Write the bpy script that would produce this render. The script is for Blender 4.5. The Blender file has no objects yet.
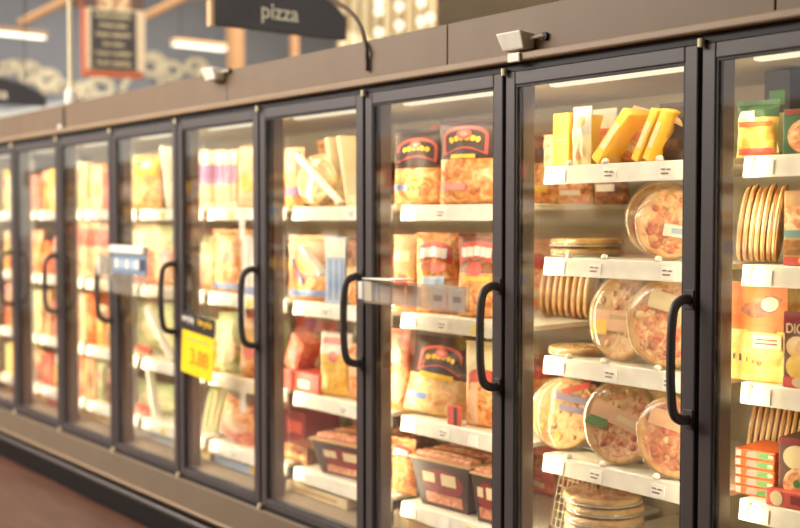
import bpy, math, random
from mathutils import Vector, Matrix
random.seed(7)
PI = math.pi
scene = bpy.context.scene
COL = scene.collection

# ------------------------------------------------------------------ camera numbers (also used for sizing goods)
F, YAW, PITCH = 1122.2, math.radians(38.135), math.radians(2.314)
CX, CY, CZ = 1.8828, -2.4998, 1.5414
BW = 0.76                       # door pitch

def alpha(px): return YAW + math.atan((px - 400) / F)
def wx(px, Y): return CX - (Y - CY) / math.tan(alpha(px))
def depth(X, Y): return -math.cos(YAW) * (X - CX) + math.sin(YAW) * (Y - CY)
def wz(py, X, Y):
    d = depth(X, Y)
    return CZ - d * math.tan(math.atan((py - 264) / F) + PITCH)

# ------------------------------------------------------------------ materials
def lin(c):
    return tuple((v / 255 / 12.92) if v / 255 <= 0.04045 else ((v / 255 + 0.055) / 1.055) ** 2.4 for v in c) + (1,)
M = {}
def mat(name, c, rough=0.5, metal=0.0, spec=0.5, noise=0.06, scale=18.0):
    if name in M: return M[name]
    m = bpy.data.materials.new(name); m.use_nodes = True
    nt = m.node_tree; b = nt.nodes['Principled BSDF']
    b.inputs['Roughness'].default_value = rough; b.inputs['Metallic'].default_value = metal
    b.inputs['Specular IOR Level'].default_value = spec
    tc = nt.nodes.new('ShaderNodeTexCoord'); n = nt.nodes.new('ShaderNodeTexNoise')
    n.inputs['Scale'].default_value = scale; n.inputs['Detail'].default_value = 3
    r = nt.nodes.new('ShaderNodeValToRGB'); l = lin(c)
    r.color_ramp.elements[0].position = .3; r.color_ramp.elements[1].position = .7
    r.color_ramp.elements[0].color = tuple(v * (1 - noise) for v in l[:3]) + (1,)
    r.color_ramp.elements[1].color = tuple(min(1, v * (1 + noise)) for v in l[:3]) + (1,)
    nt.links.new(tc.outputs['Object'], n.inputs['Vector']); nt.links.new(n.outputs['Fac'], r.inputs['Fac'])
    nt.links.new(r.outputs['Color'], b.inputs['Base Color'])
    M[name] = m; return m
def food(name, cols, scale=30.0, rough=.45):
    """a printed or real food surface: blotches of several colours"""
    if name in M: return M[name]
    m = bpy.data.materials.new(name); m.use_nodes = True
    nt = m.node_tree; b = nt.nodes['Principled BSDF']; b.inputs['Roughness'].default_value = rough
    tc = nt.nodes.new('ShaderNodeTexCoord'); n = nt.nodes.new('ShaderNodeTexNoise')
    n.inputs['Scale'].default_value = scale; n.inputs['Detail'].default_value = 2.5; n.inputs['Distortion'].default_value = 1.2
    r = nt.nodes.new('ShaderNodeValToRGB'); cr = r.color_ramp
    while len(cr.elements) < len(cols): cr.elements.new(.5)
    for i, c in enumerate(cols):
        cr.elements[i].position = .3 + .4 * i / (len(cols) - 1); cr.elements[i].color = lin(c)
    nt.links.new(tc.outputs['Object'], n.inputs['Vector']); nt.links.new(n.outputs['Fac'], r.inputs['Fac'])
    nt.links.new(r.outputs['Color'], b.inputs['Base Color'])
    M[name] = m; return m
def emit(name, c, s):
    m = bpy.data.materials.new(name); m.use_nodes = True; nt = m.node_tree
    nt.nodes.remove(nt.nodes['Principled BSDF']); e = nt.nodes.new('ShaderNodeEmission')
    e.inputs['Color'].default_value = lin(c); e.inputs['Strength'].default_value = s
    nt.links.new(e.outputs[0], nt.nodes['Material Output'].inputs['Surface']); M[name] = m; return m
def clear(name, tint, f0, f1, power, rough, haze=None, hz=0.0):
    """thin clear sheet: see-through with an angle-dependent mirror reflection"""
    m = bpy.data.materials.new(name); m.use_nodes = True; nt = m.node_tree
    nt.nodes.remove(nt.nodes['Principled BSDF'])
    t = nt.nodes.new('ShaderNodeBsdfTransparent'); t.inputs[0].default_value = tint + (1,)
    g = nt.nodes.new('ShaderNodeBsdfGlossy'); g.inputs['Roughness'].default_value = rough
    lw = nt.nodes.new('ShaderNodeLayerWeight'); lw.inputs['Blend'].default_value = .5
    p = nt.nodes.new('ShaderNodeMath'); p.operation = 'POWER'; p.inputs[1].default_value = power
    ma = nt.nodes.new('ShaderNodeMath'); ma.operation = 'MULTIPLY_ADD'; ma.inputs[1].default_value = f1; ma.inputs[2].default_value = f0
    mx = nt.nodes.new('ShaderNodeMixShader')
    nt.links.new(lw.outputs['Facing'], p.inputs[0]); nt.links.new(p.outputs[0], ma.inputs[0]); nt.links.new(ma.outputs[0], mx.inputs['Fac'])
    src = t.outputs[0]
    if haze:
        d = nt.nodes.new('ShaderNodeBsdfDiffuse'); d.inputs[0].default_value = lin(haze)
        m2 = nt.nodes.new('ShaderNodeMixShader'); m2.inputs['Fac'].default_value = hz
        nt.links.new(t.outputs[0], m2.inputs[1]); nt.links.new(d.outputs[0], m2.inputs[2]); src = m2.outputs[0]
    nt.links.new(src, mx.inputs[1]); nt.links.new(g.outputs[0], mx.inputs[2])
    nt.links.new(mx.outputs[0], nt.nodes['Material Output'].inputs['Surface']); M[name] = m; return m

glass = clear('door_glass', (.97, .965, .95), .07, .80, 3.0, .012)
film = clear('plastic_film', (.98, .98, .97), .05, .5, 3.0, .14, (250, 234, 204), .08)
acrylic = clear('clear_acrylic', (.93, .93, .92), .07, .5, 3.0, .05, (240, 234, 222), .12)

frame_m = mat('charcoal_aluminium', (72, 65, 66), .45, .0, .5, .04)
gap_m = mat('black_gasket', (28, 24, 28), .6)
handle_m = mat('dark_handle_plastic', (74, 70, 70), .4)
bronze_m = mat('tan_header_panel', (116, 95, 74), .5, .0, .4, .05, 6)
trim_m = mat('tan_header_trim', (146, 122, 94), .4, .0, .5, .04, 6)
kick_m = mat('beige_kick_plate', (114, 99, 82), .5, .0, .4, .05, 6)
bump_m = mat('black_bumper', (14, 12, 12), .5, .0, .25)
bump_hi = mat('grey_bumper_highlight', (84, 78, 76), .3)  # lighter than the bumper, to paint its edge highlight
mull_m = mat('brown_grey_mullion', (84, 70, 62), .5)
inner_m = mat('cream_cabinet_lining', (196, 186, 160), .55, 0, .4, .05, 5)
shelf_m = mat('cream_shelf_enamel', (232, 226, 205), .45)
rail_m = mat('white_price_rail', (240, 236, 222), .4)
tag_w = mat('white_paper_tag', (252, 250, 240), .6)
tag_y = mat('yellow_paper_tag', (250, 226, 120), .6)
print_m = mat('dark_print', (150, 128, 120), .6)
white_m = mat('white_plastic', (236, 232, 218), .45)
cream_m = mat('cream_paint', (226, 214, 176), .55)
lamp_m = emit('case_lamp_tube', (255, 240, 205), 1.5)
tube_m = emit('shop_lamp_diffuser', (255, 246, 222), 3.5)
globe_m = emit('globe_lamp_glow', (255, 243, 210), 2.2)
wall_m = mat('blue_grey_wall_paint', (134, 138, 146), .8, 0, .2, .05, 1.5)
wall_l = mat('pale_blue_wall_band', (206, 212, 208), .8, 0, .2, .05, 1.5)
ceil_m = mat('pale_ceiling_deck', (226, 214, 188), .8, 0, .2, .06, 1)
beam_m = mat('orange_brown_beam', (196, 150, 102), .6)
swirl_m = mat('cream_scroll_paint', (232, 222, 192), .6)

# floor: reddish brown planks
def floor_mat():
    m = bpy.data.materials.new('brown_plank_floor'); m.use_nodes = True; nt = m.node_tree; b = nt.nodes['Principled BSDF']
    tc = nt.nodes.new('ShaderNodeTexCoord'); mp = nt.nodes.new('ShaderNodeMapping'); mp.inputs['Scale'].default_value = (1.2, 9, 1)
    n = nt.nodes.new('ShaderNodeTexNoise'); n.inputs['Scale'].default_value = 1.6; n.inputs['Detail'].default_value = 4
    r = nt.nodes.new('ShaderNodeValToRGB'); r.color_ramp.elements[0].color = lin((62, 38, 28)); r.color_ramp.elements[1].color = lin((90, 56, 40))
    r.color_ramp.elements[0].position = .3; r.color_ramp.elements[1].position = .72
    nt.links.new(tc.outputs['Object'], mp.inputs[0]); nt.links.new(mp.outputs[0], n.inputs['Vector'])
    nt.links.new(n.outputs['Fac'], r.inputs['Fac']); nt.links.new(r.outputs[0], b.inputs['Base Color'])
    b.inputs['Roughness'].default_value = .55; b.inputs['Specular IOR Level'].default_value = .3
    return m
floor_m = floor_mat()

# ------------------------------------------------------------------ mesh helpers
class MB:
    def __init__(s): s.v = []; s.f = []; s.mi = []; s.sm = []
    def add(s, vs, fs, mi=0, smooth=False):
        o = len(s.v); s.v += [tuple(p) for p in vs]
        for f in fs: s.f.append(tuple(i + o for i in f)); s.mi.append(mi); s.sm.append(smooth)
        return s
    def box(s, x0, x1, y0, y1, z0, z1, mi=0):
        v = [(x, y, z) for z in (z0, z1) for y in (y0, y1) for x in (x0, x1)]
        return s.add(v, [(0, 2, 3, 1), (4, 5, 7, 6), (0, 1, 5, 4), (2, 6, 7, 3), (0, 4, 6, 2), (1, 3, 7, 5)], mi)
    def tube(s, pts, r, n=10, mi=0, ry=None):
        pts = [Vector(p) for p in pts]; vs = []; fs = []
        up0 = None
        for i, p in enumerate(pts):
            t = (pts[min(i + 1, len(pts) - 1)] - pts[max(i - 1, 0)]).normalized()
            ref = up0 if up0 is not None else (Vector((0, 0, 1)) if abs(t.z) < .9 else Vector((1, 0, 0)))
            a = (ref - t * ref.dot(t)).normalized(); up0 = a; b = t.cross(a)
            rr = r[i] if isinstance(r, (list, tuple)) else r
            for k in range(n):
                w = 2 * PI * k / n; vs.append(p + a * rr * math.cos(w) + b * (ry or rr) * math.sin(w))
        for i in range(len(pts) - 1):
            for k in range(n):
                k2 = (k + 1) % n; fs.append((i * n + k, i * n + k2, (i + 1) * n + k2, (i + 1) * n + k))
        s.add(vs, fs, mi, True)
        return s.add(vs[:n], [tuple(reversed(range(n)))], mi).add(vs[-n:], [tuple(range(n))], mi)
    def lathe(s, prof, n=28, axis='z', mi=0, mis=None, jit=0.0, c=(0, 0, 0)):
        """prof: list of (radius, height)"""
        vs = []; fs = []; ms = []
        js = [1 + jit * math.sin(3 * 2 * PI * k / n + 1) + jit * .6 * math.sin(7 * 2 * PI * k / n) for k in range(n)]
        for (r, h) in prof:
            for k in range(n):
                w = 2 * PI * k / n; x, y = r * js[k] * math.cos(w), r * js[k] * math.sin(w)
                p = (x, y, h) if axis == 'z' else (x, h, y)
                vs.append((p[0] + c[0], p[1] + c[1], p[2] + c[2]))
        o = len(s.v); s.v += vs
        for i in range(len(prof) - 1):
            for k in range(n):
                k2 = (k + 1) % n; f = (i * n + k, i * n + k2, (i + 1) * n + k2, (i + 1) * n + k)
                if axis != 'z': f = tuple(reversed(f))
                s.f.append(tuple(q + o for q in f)); s.mi.append(mis[i] if mis else mi); s.sm.append(True)
        return s
    def build(s, name, mats, parent=None, bevel=0.0):
        me = bpy.data.meshes.new(name); me.from_pydata(s.v, [], s.f)
        for m in (mats if isinstance(mats, (list, tuple)) else [mats]): me.materials.append(m)
        for p, i, sm in zip(me.polygons, s.mi, s.sm): p.material_index = i; p.use_smooth = sm
        me.update(); o = bpy.data.objects.new(name, me); COL.objects.link(o)
        if parent: o.parent = parent
        if bevel:
            b = o.modifiers.new('bevel', 'BEVEL'); b.width = bevel; b.segments = 2; b.limit_method = 'ANGLE'
        return o
def tag(o, label=None, cat=None, group=None, kind=None):
    if label:
        w = label.split()
        while len(w) > 16 and 'the' in w: del w[len(w) - 1 - w[::-1].index('the')]
        label = ' '.join(w)
    if label: o['label'] = label
    if cat: o['category'] = cat
    if group: o['group'] = group
    if kind: o['kind'] = kind
    return o
def thing(name, label, cat, loc=(0, 0, 0), rot=(0, 0, 0), group=None):
    o = bpy.data.objects.new(name, None); COL.objects.link(o); o.empty_display_size = .05
    o.location = loc; o.rotation_euler = rot
    return tag(o, label, cat, group)
def copy_tree(o, parent=None):
    c = o.copy(); COL.objects.link(c)
    if parent: c.parent = parent
    for ch in list(o.children): copy_tree(ch, c)
    return c
def struct(name, mb, m, bevel=0): return tag(mb.build(name, m, None, bevel), kind='structure')
def catmull(P, n=8):
    P = [Vector(p) for p in P]; out = []
    Q = [P[0] * 2 - P[1]] + P + [P[-1] * 2 - P[-2]]
    for i in range(1, len(Q) - 2):
        a, b, c, d = Q[i - 1:i + 3]
        for k in range(n):
            t = k / n
            out.append(.5 * ((2 * b) + (c - a) * t + (2 * a - 5 * b + 4 * c - d) * t * t + (3 * b - a - 3 * c + d) * t ** 3))
    return out + [P[-1]]
def text_mesh(name, body, size, m, parent, loc, rot, align='CENTER', extrude=.001):
    cu = bpy.data.curves.new(name, 'FONT'); cu.body = body; cu.size = size; cu.align_x = align; cu.align_y = 'CENTER'
    cu.extrude = extrude; cu.offset = size * .012; cu.space_line = 1.0
    t = bpy.data.objects.new('tmp', cu); COL.objects.link(t)
    dg = bpy.context.evaluated_depsgraph_get(); me = bpy.data.meshes.new_from_object(t.evaluated_get(dg))
    bpy.data.objects.remove(t); me.name = name; me.materials.clear(); me.materials.append(m)
    o = bpy.data.objects.new(name, me); COL.objects.link(o); o.parent = parent; o.location = loc; o.rotation_euler = rot
    return o
FRONT = (PI / 2, 0, 0)           # text lying in a plane that faces -Y

# ------------------------------------------------------------------ room shell
X0, X1, Y0, Y1, ZC = -17.0, 8.0, -9.0, 17.0, 5.6
struct('floor', MB().box(X0, X1, Y0, Y1, -.1, 0), floor_m)
struct('ceiling', MB().box(X0, X1, Y0, Y1, ZC, ZC + .1), ceil_m)
struct('wall_left', MB().box(X0 - .1, X0, Y0, Y1, 0, ZC), wall_m)
struct('wall_right', MB().box(X1, X1 + .1, Y0, Y1, 0, ZC), wall_m)
struct('wall_back', MB().box(X0, X1, Y1, Y1 + .1, 0, ZC), wall_m)
struct('wall_front', MB().box(X0, X1, Y0 - .1, Y0, 0, ZC), wall_m)
# paler band of colour along the end wall, with an undulating top edge
b = MB(); N = 80; pts = []
for i in range(N + 1):
    y = Y0 + .05 + (Y1 - Y0 - .1) * i / N; pts.append((y, 3.62 + .22 * math.sin(y * 1.1) + .1 * math.sin(y * 2.7 + 1)))
vs = []
for y, z in pts: vs += [(X0 + .001, y, 1.2), (X0 + .012, y, 1.2), (X0 + .012, y, z), (X0 + .001, y, z)]
fs = []
for i in range(N):
    a = 4 * i; fs += [(a + 1, a + 5, a + 6, a + 2), (a + 2, a + 6, a + 7, a + 3)]
struct('trim_1', b.add(vs, fs), wall_l)

# ceiling beams and columns
for i, y in enumerate((-4, 0.5, 5.0, 9.5, 14.0)):
    struct('trim_%d' % (i + 2), MB().box(X0 + .05, X1 - .05, y - .12, y + .12, ZC - .42, ZC - .002), beam_m)
def column(px, d, w, k):
    a = alpha(px); x, y = CX - d * math.cos(a), CY + d * math.sin(a)
    o = MB().box(x - w / 2, x + w / 2, y - w / 2, y + w / 2, 0, ZC - .43).build('column', beam_m, None, .01)
    tag(o, k, 'column', 'tan shop columns')
column(236.5, 14.0, .16, 'tan square column standing below the left half of the pizza sign')
column(295, 15.5, .09, 'slim tan column standing below the right half of the pizza sign')
# slanted braces high on the left
for (pa, ya, pb, yb, d, lab) in ((22, 24, 80, -6, 14.5, 'slanted tan roof brace left of the aisle number sign'), (146, 17, 188, -4, 14.5, 'slanted tan roof brace right of the aisle number sign')):
    P = []
    for px, py in ((pa, ya), (pb, yb)):
        a = alpha(px); x, y = CX - d * math.cos(a), CY + d * math.sin(a); P.append(Vector((x, y, wz(py, x, y))))
    e = P[1] + (P[1] - P[0]) * 3; P[1] = P[0] + (e - P[0]) * min(1, (ZC - .43 - P[0].z) / (e.z - P[0].z))
    tag(MB().tube(P, .05, 8).build('roof_brace', beam_m), lab, 'beam')

# painted scrolls on the end wall
def scroll(pts, r, lab):
    o = MB().tube([(X0 + .08, y, z) for y, z in pts], r * 1.05, 6, 0, None).build('wall_scroll', swirl_m)
    o.scale.x = 1; tag(o, lab, 'wall ornament', 'painted scrolls on the end wall'); return o
def wp(px, py):                 # a point of the end wall
    a = alpha(px); y = CY + (CX - X0) * math.tan(a); return (y, wz(py, X0, y))
def spiral(px, py, rp, turns, a0, sgn=1, tail=None):
    P = []
    if tail: P += [wp(*q) for q in tail]
    n = int(26 * turns)
    for i in range(n + 1):
        t = i / n; a = a0 + sgn * 2 * PI * turns * t; r = 1.25 * rp * (1 - .6 * t)
        P.append(wp(px + r * math.cos(a), py + .72 * r * math.sin(a)))
    return P
for args, r, lab in (
    ((48, 80, 11, 1.4, PI, 1, ((0, 66), (14, 63), (28, 66))), .045, 'cream wall scroll curling above the end of the left black sign'),
    ((28, 74, 13, 1.2, PI, 1, ((-12, 78), (4, 72))), .045, 'cream wall scroll above the left black sign at the edge of the photo'),
    ((150, 66, 13, 1.3, -PI / 2, 1, ((120, 92), (132, 72))), .05, 'cream wall scroll at the right foot of the aisle number sign'),
    ((170, 72, 11, 1.2, PI, 1, ((176, 86), (160, 84))), .05, 'cream wall scroll second to the right of the aisle number sign'),
    ((100, 90, 14, 1.0, PI * .8, 1, ((70, 104), (78, 92))), .055, 'cream wall scroll directly below the aisle number sign'),
    ((194, 68, 9, 1.1, 0, -1, ((186, 84), (198, 80))), .05, 'cream wall scroll between the aisle number sign and the hanging lamp'),
    ((84, 92, 10, 1.1, PI, 1, ((68, 108), (72, 96))), .05, 'cream wall scroll just right of the white pole'),
    ((56, 88, 9, .9, 0, -1, ((30, 76), (44, 92))), .04, 'thin cream wall scroll sweeping down to the white pole')):
    scroll(catmull([(0, y, z) for y, z in spiral(*args)], 2) and spiral(*args), r, lab)

# hanging linear lamps (lamp, row X=-13.3) and those over this aisle
def linear_lamp(x, y, z, L, lab, along='y', power=60):
    t = thing('hanging_lamp', lab, 'ceiling lamp', (x, y, z), (0, 0, 0 if along == 'y' else PI / 2), 'hanging strip lamps')
    MB().box(-.075, .075, -L / 2, L / 2, .03, .09).build('lamp_housing', beam_m, t, .01)
    MB().box(-.055, .055, -L / 2 + .02, L / 2 - .02, 0, .029).build('diffuser', tube_m, t, .008)
    for s in (-1, 1): MB().tube([(0, s * L * .35, .11), (0, s * L * .35, ZC - z - .003)], .006, 6).build('hanger_wire', gap_m, t)
    l = bpy.data.lights.new('strip_light', 'AREA'); l.shape = 'RECTANGLE'; l.size = .16; l.size_y = L; l.energy = power; l.color = (1, .93, .80)
    lo = bpy.data.objects.new('strip_light', l); COL.objects.link(lo); lo.parent = t; lo.location = (0, 0, -.02)
    return t
linear_lamp(-13.3, 2.3, 4.0, 1.9, 'hanging strip lamp at the top left edge of the photo', power=30)
linear_lamp(-13.3, 5.6, 4.1, .9, 'hanging strip lamp below the left end of the pizza sign', power=30)
for i, x in enumerate((-10.5, -6.8, -3.1)):
    linear_lamp(x, -2.6, 4.3, 1.6, ('far', 'middle', 'near')[i] + ' strip lamp over the freezer aisle, seen mirrored in the door glass', 'x', (60, 75, 60)[i])

# ------------------------------------------------------------------ freezer case
BAYS = list(range(-1, 8))        # bay b lies between X=-.76(b+1) and X=-.76 b
XL, XR = -BW * 8 - .05, BW + .05
case = thing('freezer_case', 'long tan glass-fronted supermarket freezer case along the aisle', 'freezer case', (0, 0, 0))
def part(name, mb, m, bev=0, par=case): return mb.build(name, m, par, bev)
part('back_panel', MB().box(XL, XR, .86, .92, .16, 2.0), inner_m)
part('inner_floor', MB().box(XL, XR, .05, .86, .16, .335), mat('dull_case_floor', (138, 122, 102), .6))
part('inner_ceiling', MB().box(XL, XR, .045, .86, 2.0, 2.03), inner_m)
part('case_roof', MB().box(XL, XR, .0, .95, 2.032, 2.06), bronze_m)
part('end_panel', MB().box(XL - .04, XL, .0, .95, .02, 2.2), bronze_m, .004)
part('end_panel', MB().box(XR, XR + .04, .0, .95, .02, 2.2), bronze_m, .004)
seams = [XL, -5.209, -4.477, -2.565, -1.05, .222, XR]
for a, c in zip(seams[:-1], seams[1:]):
    part('header_panel', MB().box(a + .002, c - .002, .008, .03, 2.058, 2.205), bronze_m, .003)
part('header_backing', MB().box(XL, XR, .03, .034, 2.06, 2.2), gap_m)
part('header_trim', MB().box(XL, XR, -.03, .03, 2.034, 2.06), trim_m, .006)
part('door_header', MB().box(XL, XR, .0, .045, 2.009, 2.034), gap_m)
part('door_sill', MB().box(XL, XR, .0, .05, .285, .297), gap_m)
part('kick_plate', MB().box(XL, XR, -.02, .05, .13, .286), kick_m, .004)
part('kick_lip', MB().tube([(XL, -.024, .150), (XR, -.024, .150)], .008, 8), trim_m)
part('bumper', MB().box(XL, XR, -.07, .05, .0, .118), bump_m, .01)
part('bumper_highlight', MB().tube([(XL, -.066, .126), (XR, -.066, .126)], .011, 10), bump_hi)  # grey rod draws the highlight along the bumper's top edge
for n in range(-1, 9):
    x = -BW * n
    part('mullion', MB().box(x - .041, x + .041, .047, .100, .335, 2.0), mull_m, .004)
    part('seal', MB().box(x - .024, x + .024, .03, .047, .297, 2.009), gap_m)
BN = {-1: 'the rightmost door', 0: 'the second door from the right', 1: 'the door with the clear ad strip', 2: 'the fourth door from the right',
      3: 'the door with the yellow sale tag', 4: 'the door with the blue shelf sign', 5: 'the third door from the left',
      6: 'the second door from the left', 7: 'the leftmost door'}
# case lamps: vertical tube behind each mullion + one along the top of each bay
for n in range(-1, 9):
    x = -BW * n
    nm = ['at the near end of the case', 'between the two rightmost doors'] + ['behind mullion'] * 9
    t = thing('case_lamp', None, 'lamp', (x, .112, .40), (0, 0, 0), 'upright lamps inside the freezer case')
    tag(t, 'upright lamp tube inside the case behind the ' + ('right edge of the rightmost door' if n < 0 else 'left edge of ' + BN[n - 1]))
    MB().tube([(0, 0, 0), (0, 0, 1.52)], .008, 10).build('tube', lamp_m, t)
    for z in (-.02, 1.52): MB().tube([(0, 0, z), (0, 0, z + .02)], .010, 10).build('lamp_cap', white_m, t)
    for s in (-1, 1):
        l = bpy.data.lights.new('case_light', 'AREA'); l.shape = 'RECTANGLE'; l.size = .03; l.size_y = 1.5; l.energy = 6.0 * {-1: .6, 0: .85, 1: 1.0}.get(n, 1.0); l.color = (1, .84, .57)
        lo = bpy.data.objects.new('case_light', l); COL.objects.link(lo); lo.parent = t; lo.location = (s * .034, .0, .76)
        d = Vector((s * .86, .5, 0)).normalized(); lo.rotation_euler = d.to_track_quat('-Z', 'Y').to_euler()
for bidx in BAYS:
    xr = -BW * bidx; xl = xr - BW
    tb = thing('case_lamp', 'cream lamp strip along the top of the bay behind ' + BN[bidx], 'lamp', ((xl + xr) / 2, .14, 1.965), (0, 0, 0), 'ceiling lamps of the freezer bays')
    MB().box(-.3, .3, -.02, .02, .0, .02).build('diffuser', lamp_m, tb, .006)
    MB().box(-.31, .31, -.025, .025, .0205, .034).build('lamp_housing', white_m, tb)
    l = bpy.data.lights.new('case_light', 'AREA'); l.shape = 'RECTANGLE'; l.size = .6; l.size_y = .04; l.energy = 2.0 * {-1: .5, 0: .75}.get(bidx, 1.0); l.color = (1, .84, .57)
    lo = bpy.data.objects.new('case_light', l); COL.objects.link(lo); lo.parent = tb; lo.location = (0, .0, -.01)
    lo.rotation_euler = Vector((0, .5, -.85)).to_track_quat('-Z', 'Y').to_euler()

DL = {-1: 'glass freezer door cut off by the right edge of the photo', 0: 'glass freezer door with round pizzas behind it, second from the right',
      1: 'glass freezer door carrying the clear plastic ad strip', 2: 'glass freezer door between the ad strip and the yellow sale tag doors',
      3: 'glass freezer door with the yellow sale tag hanging on it', 4: 'glass freezer door with the small blue sign at its handle side',
      5: 'glass freezer door third from the left end', 6: 'glass freezer door second from the left end', 7: 'glass freezer door cut off by the left edge of the photo'}
# one door, then copies
def make_door():
    t = thing('freezer_door', 'x', 'freezer door', (0, 0, .30), (0, 0, 0), 'glass doors of the freezer case')
    w = BW - .014; h = 1.708; s = .043
    fr = MB(); xa, xb = -w / 2, w / 2
    fr.box(xa, xa + s, 0, .028, 0, h).box(xb - s, xb, 0, .028, 0, h).box(xa + s, xb - s, 0, .028, 0, s - .006).box(xa + s, xb - s, 0, .028, h - s, h)
    fr.build('door_frame', frame_m, t, .004)
    bd = MB(); e = .006; zi0, zi1 = s - .006, h - s
    bd.box(xa + s, xa + s + e, .004, .024, zi0, zi1).box(xb - s - e, xb - s, .004, .024, zi0, zi1).box(xa + s + e, xb - s - e, .004, .024, zi0, zi0 + e).box(xa + s + e, xb - s - e, .004, .024, zi1 - e, zi1)
    bd.build('glazing_bead', gap_m, t)
    MB().box(xa + s + e, xb - s - e, .010, .016, zi0 + e, zi1 - e).build('pane', glass, t)
    hx = xb - .020
    P = catmull([(hx, .0, 1.022), (hx, -.030, 1.022), (hx, -.062, 1.003), (hx, -.074, .95), (hx, -.077, .86), (hx, -.074, .77), (hx, -.062, .715), (hx, -.030, .695), (hx, .0, .695)], 6)
    hd = MB().tube(P, .0145, 12, 0, .0115).build('handle', handle_m, t)
    for z in (1.022, .695): MB().box(hx - .016, hx + .016, -.004, -.0005, z - .026, z + .026).build('handle_plate', handle_m, hd, .001)
    MB().tube([(xa + .004, -.012, h - .01), (xa + .004, -.012, h + .012)], .009, 10).build('hinge_pin', cream_m, t)
    MB().tube([(xa + .004, -.012, -.012), (xa + .004, -.012, .01)], .009, 10).build('hinge_pin', cream_m, t)
    return t
d0 = make_door()
for i, bidx in enumerate(BAYS):
    d = d0 if i == 0 else copy_tree(d0)
    d.location = (-BW * (bidx + .5), 0, .30); d['label'] = DL[bidx]

# shelves
SH = {True: [1.712, 1.415, 1.09, .765, .45], False: [1.592, 1.183, .787, .455]}
ORD = ['top', 'second', 'third', 'fourth', 'bottom']
def shelf_z(bidx, k):
    L = SH[bidx <= 0]
    return L[k] + .0006 if k < len(L) else .336
def make_shelf(fancy):
    t = thing('freezer_shelf', 'x', 'shelf', (0, 0, 0), (0, 0, 0), 'shelves inside the freezer case')
    MB().box(-.345, .345, .165, .84, -.018, .0).build('deck', shelf_m, t, .003)
    MB().add([(-.345, .145, -.058), (.345, .145, -.058), (.345, .164, -.058), (-.345, .164, -.058), (-.345, .152, 0), (.345, .152, 0), (.345, .164, 0), (-.345, .164, 0)],
             [(0, 3, 2, 1), (4, 5, 6, 7), (0, 1, 5, 4), (2, 3, 7, 6), (0, 4, 7, 3), (1, 2, 6, 5)]).build('price_rail', rail_m, t, .003)
    return t
def rail_tag(t, x, w, m, h=.038, nm='price_tag', pr=True):
    o = MB().add([(x - w / 2, .1445, -.052), (x + w / 2, .1445, -.052), (x + w / 2, .1465, -.052), (x - w / 2, .1465, -.052)] + [(x - w / 2, .1445 + .0045, -.052 + h), (x + w / 2, .1445 + .0045, -.052 + h), (x + w / 2, .1465 + .0045, -.052 + h), (x - w / 2, .1465 + .0045, -.052 + h)],
             [(0, 3, 2, 1), (4, 5, 6, 7), (0, 1, 5, 4), (2, 3, 7, 6), (0, 4, 7, 3), (1, 2, 6, 5)]).build(nm, m, t)
    o.location.y = -.0015
    if pr:
        q = MB()
        for k, (a0, a1) in enumerate(((-.36, -.05), (.05, .34), (-.36, .2))):
            zz = -.052 + h * (.62, .6, .3)[k]
            q.box(x + w * a0, x + w * a1, .1425, .1437, zz, zz + h * .13)
        q.build('tag_print', print_m, o)
    return o
for bidx in BAYS:
    for k, z in enumerate(SH[bidx <= 0]):
        t = make_shelf(bidx <= 0); t.location = (-BW * (bidx + .5), 0, z)
        t['label'] = '%s cream shelf with a white price rail behind %s' % (('bottom' if k == len(SH[bidx <= 0]) - 1 else ORD[k]), BN[bidx])
        rr = random.Random(bidx * 10 + k)
        rail_tag(t, -.28, .06, tag_w, pr=False)
        if bidx <= 0:
            rail_tag(t, -.315, .012, tag_y, .05, 'yellow_marker', False)
            rail_tag(t, -.10 + rr.uniform(-.03, .05), .05, tag_w); rail_tag(t, .13 + rr.uniform(-.05, .05), .05, tag_w)
        else:
            for x in (-.1, .08, .25): 
                if rr.random() < .7: rail_tag(t, x + rr.uniform(-.04, .04), .05, tag_y if rr.random() < .25 else tag_w, pr=rr.random() < .5)
        if bidx == 0:
            for x in (-.24, -.09, .12, .27): MB().lathe([(0.0001, .0005), (.011, .0005), (.012, .008), (.008, .015), (.0001, .017)], 10).build('rail_clip', white_m, t).location = (x, .158, 0)
        if bidx in (2, 3) and k < 3:
            MB().box(-.03 if bidx == 3 else .2, .015 if bidx == 3 else .245, .138, .140, -.15, -.03).build('hanging_tag', tag_w, t)
# ------------------------------------------------------------------ goods
R_ = lambda n, c, r=.5, **k: mat(n, c, r, **k)
YEL = R_('yellow_card', (246, 200, 60)); ORA = R_('orange_card', (238, 114, 46)); RED = R_('red_card', (212, 88, 76)); DRED = R_('dark_red_card', (140, 42, 46))
PUR = R_('purple_card', (156, 104, 150)); WHT = R_('white_card', (246, 240, 226)); CRE = R_('cream_card', (236, 216, 170)); TAN = R_('tan_card', (208, 168, 120))
BLU = R_('blue_print', (120, 150, 200)); LBL = R_('light_blue_print', (176, 200, 226)); GRN = R_('green_print', (74, 134, 64)); PGR = R_('pale_green_card', (190, 200, 148))
BRN = R_('brown_card', (104, 70, 54)); DBR = R_('dark_brown_card', (66, 46, 40)); PNK = R_('pink_print', (236, 140, 130)); GRY = R_('grey_board', (206, 204, 196)); TEA = R_('teal_print', (120, 160, 160))
DGR = R_('dark_green_card', (58, 96, 60)); PEA = R_('peach_card', (240, 190, 150)); BLK = R_('black_card', (48, 42, 42)); MAU = R_('mauve_print', (150, 140, 176))
FOR = food('orange_snack_photo', [(180, 96, 50), (232, 150, 84), (246, 190, 120), (250, 226, 180)], 26)
FPZ = food('pizza_topping', [(196, 104, 70), (228, 150, 104), (242, 206, 152), (250, 228, 184)], 34)
FCH = food('cheese_topping', [(226, 160, 100), (242, 202, 140), (250, 226, 178)], 24)
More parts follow.
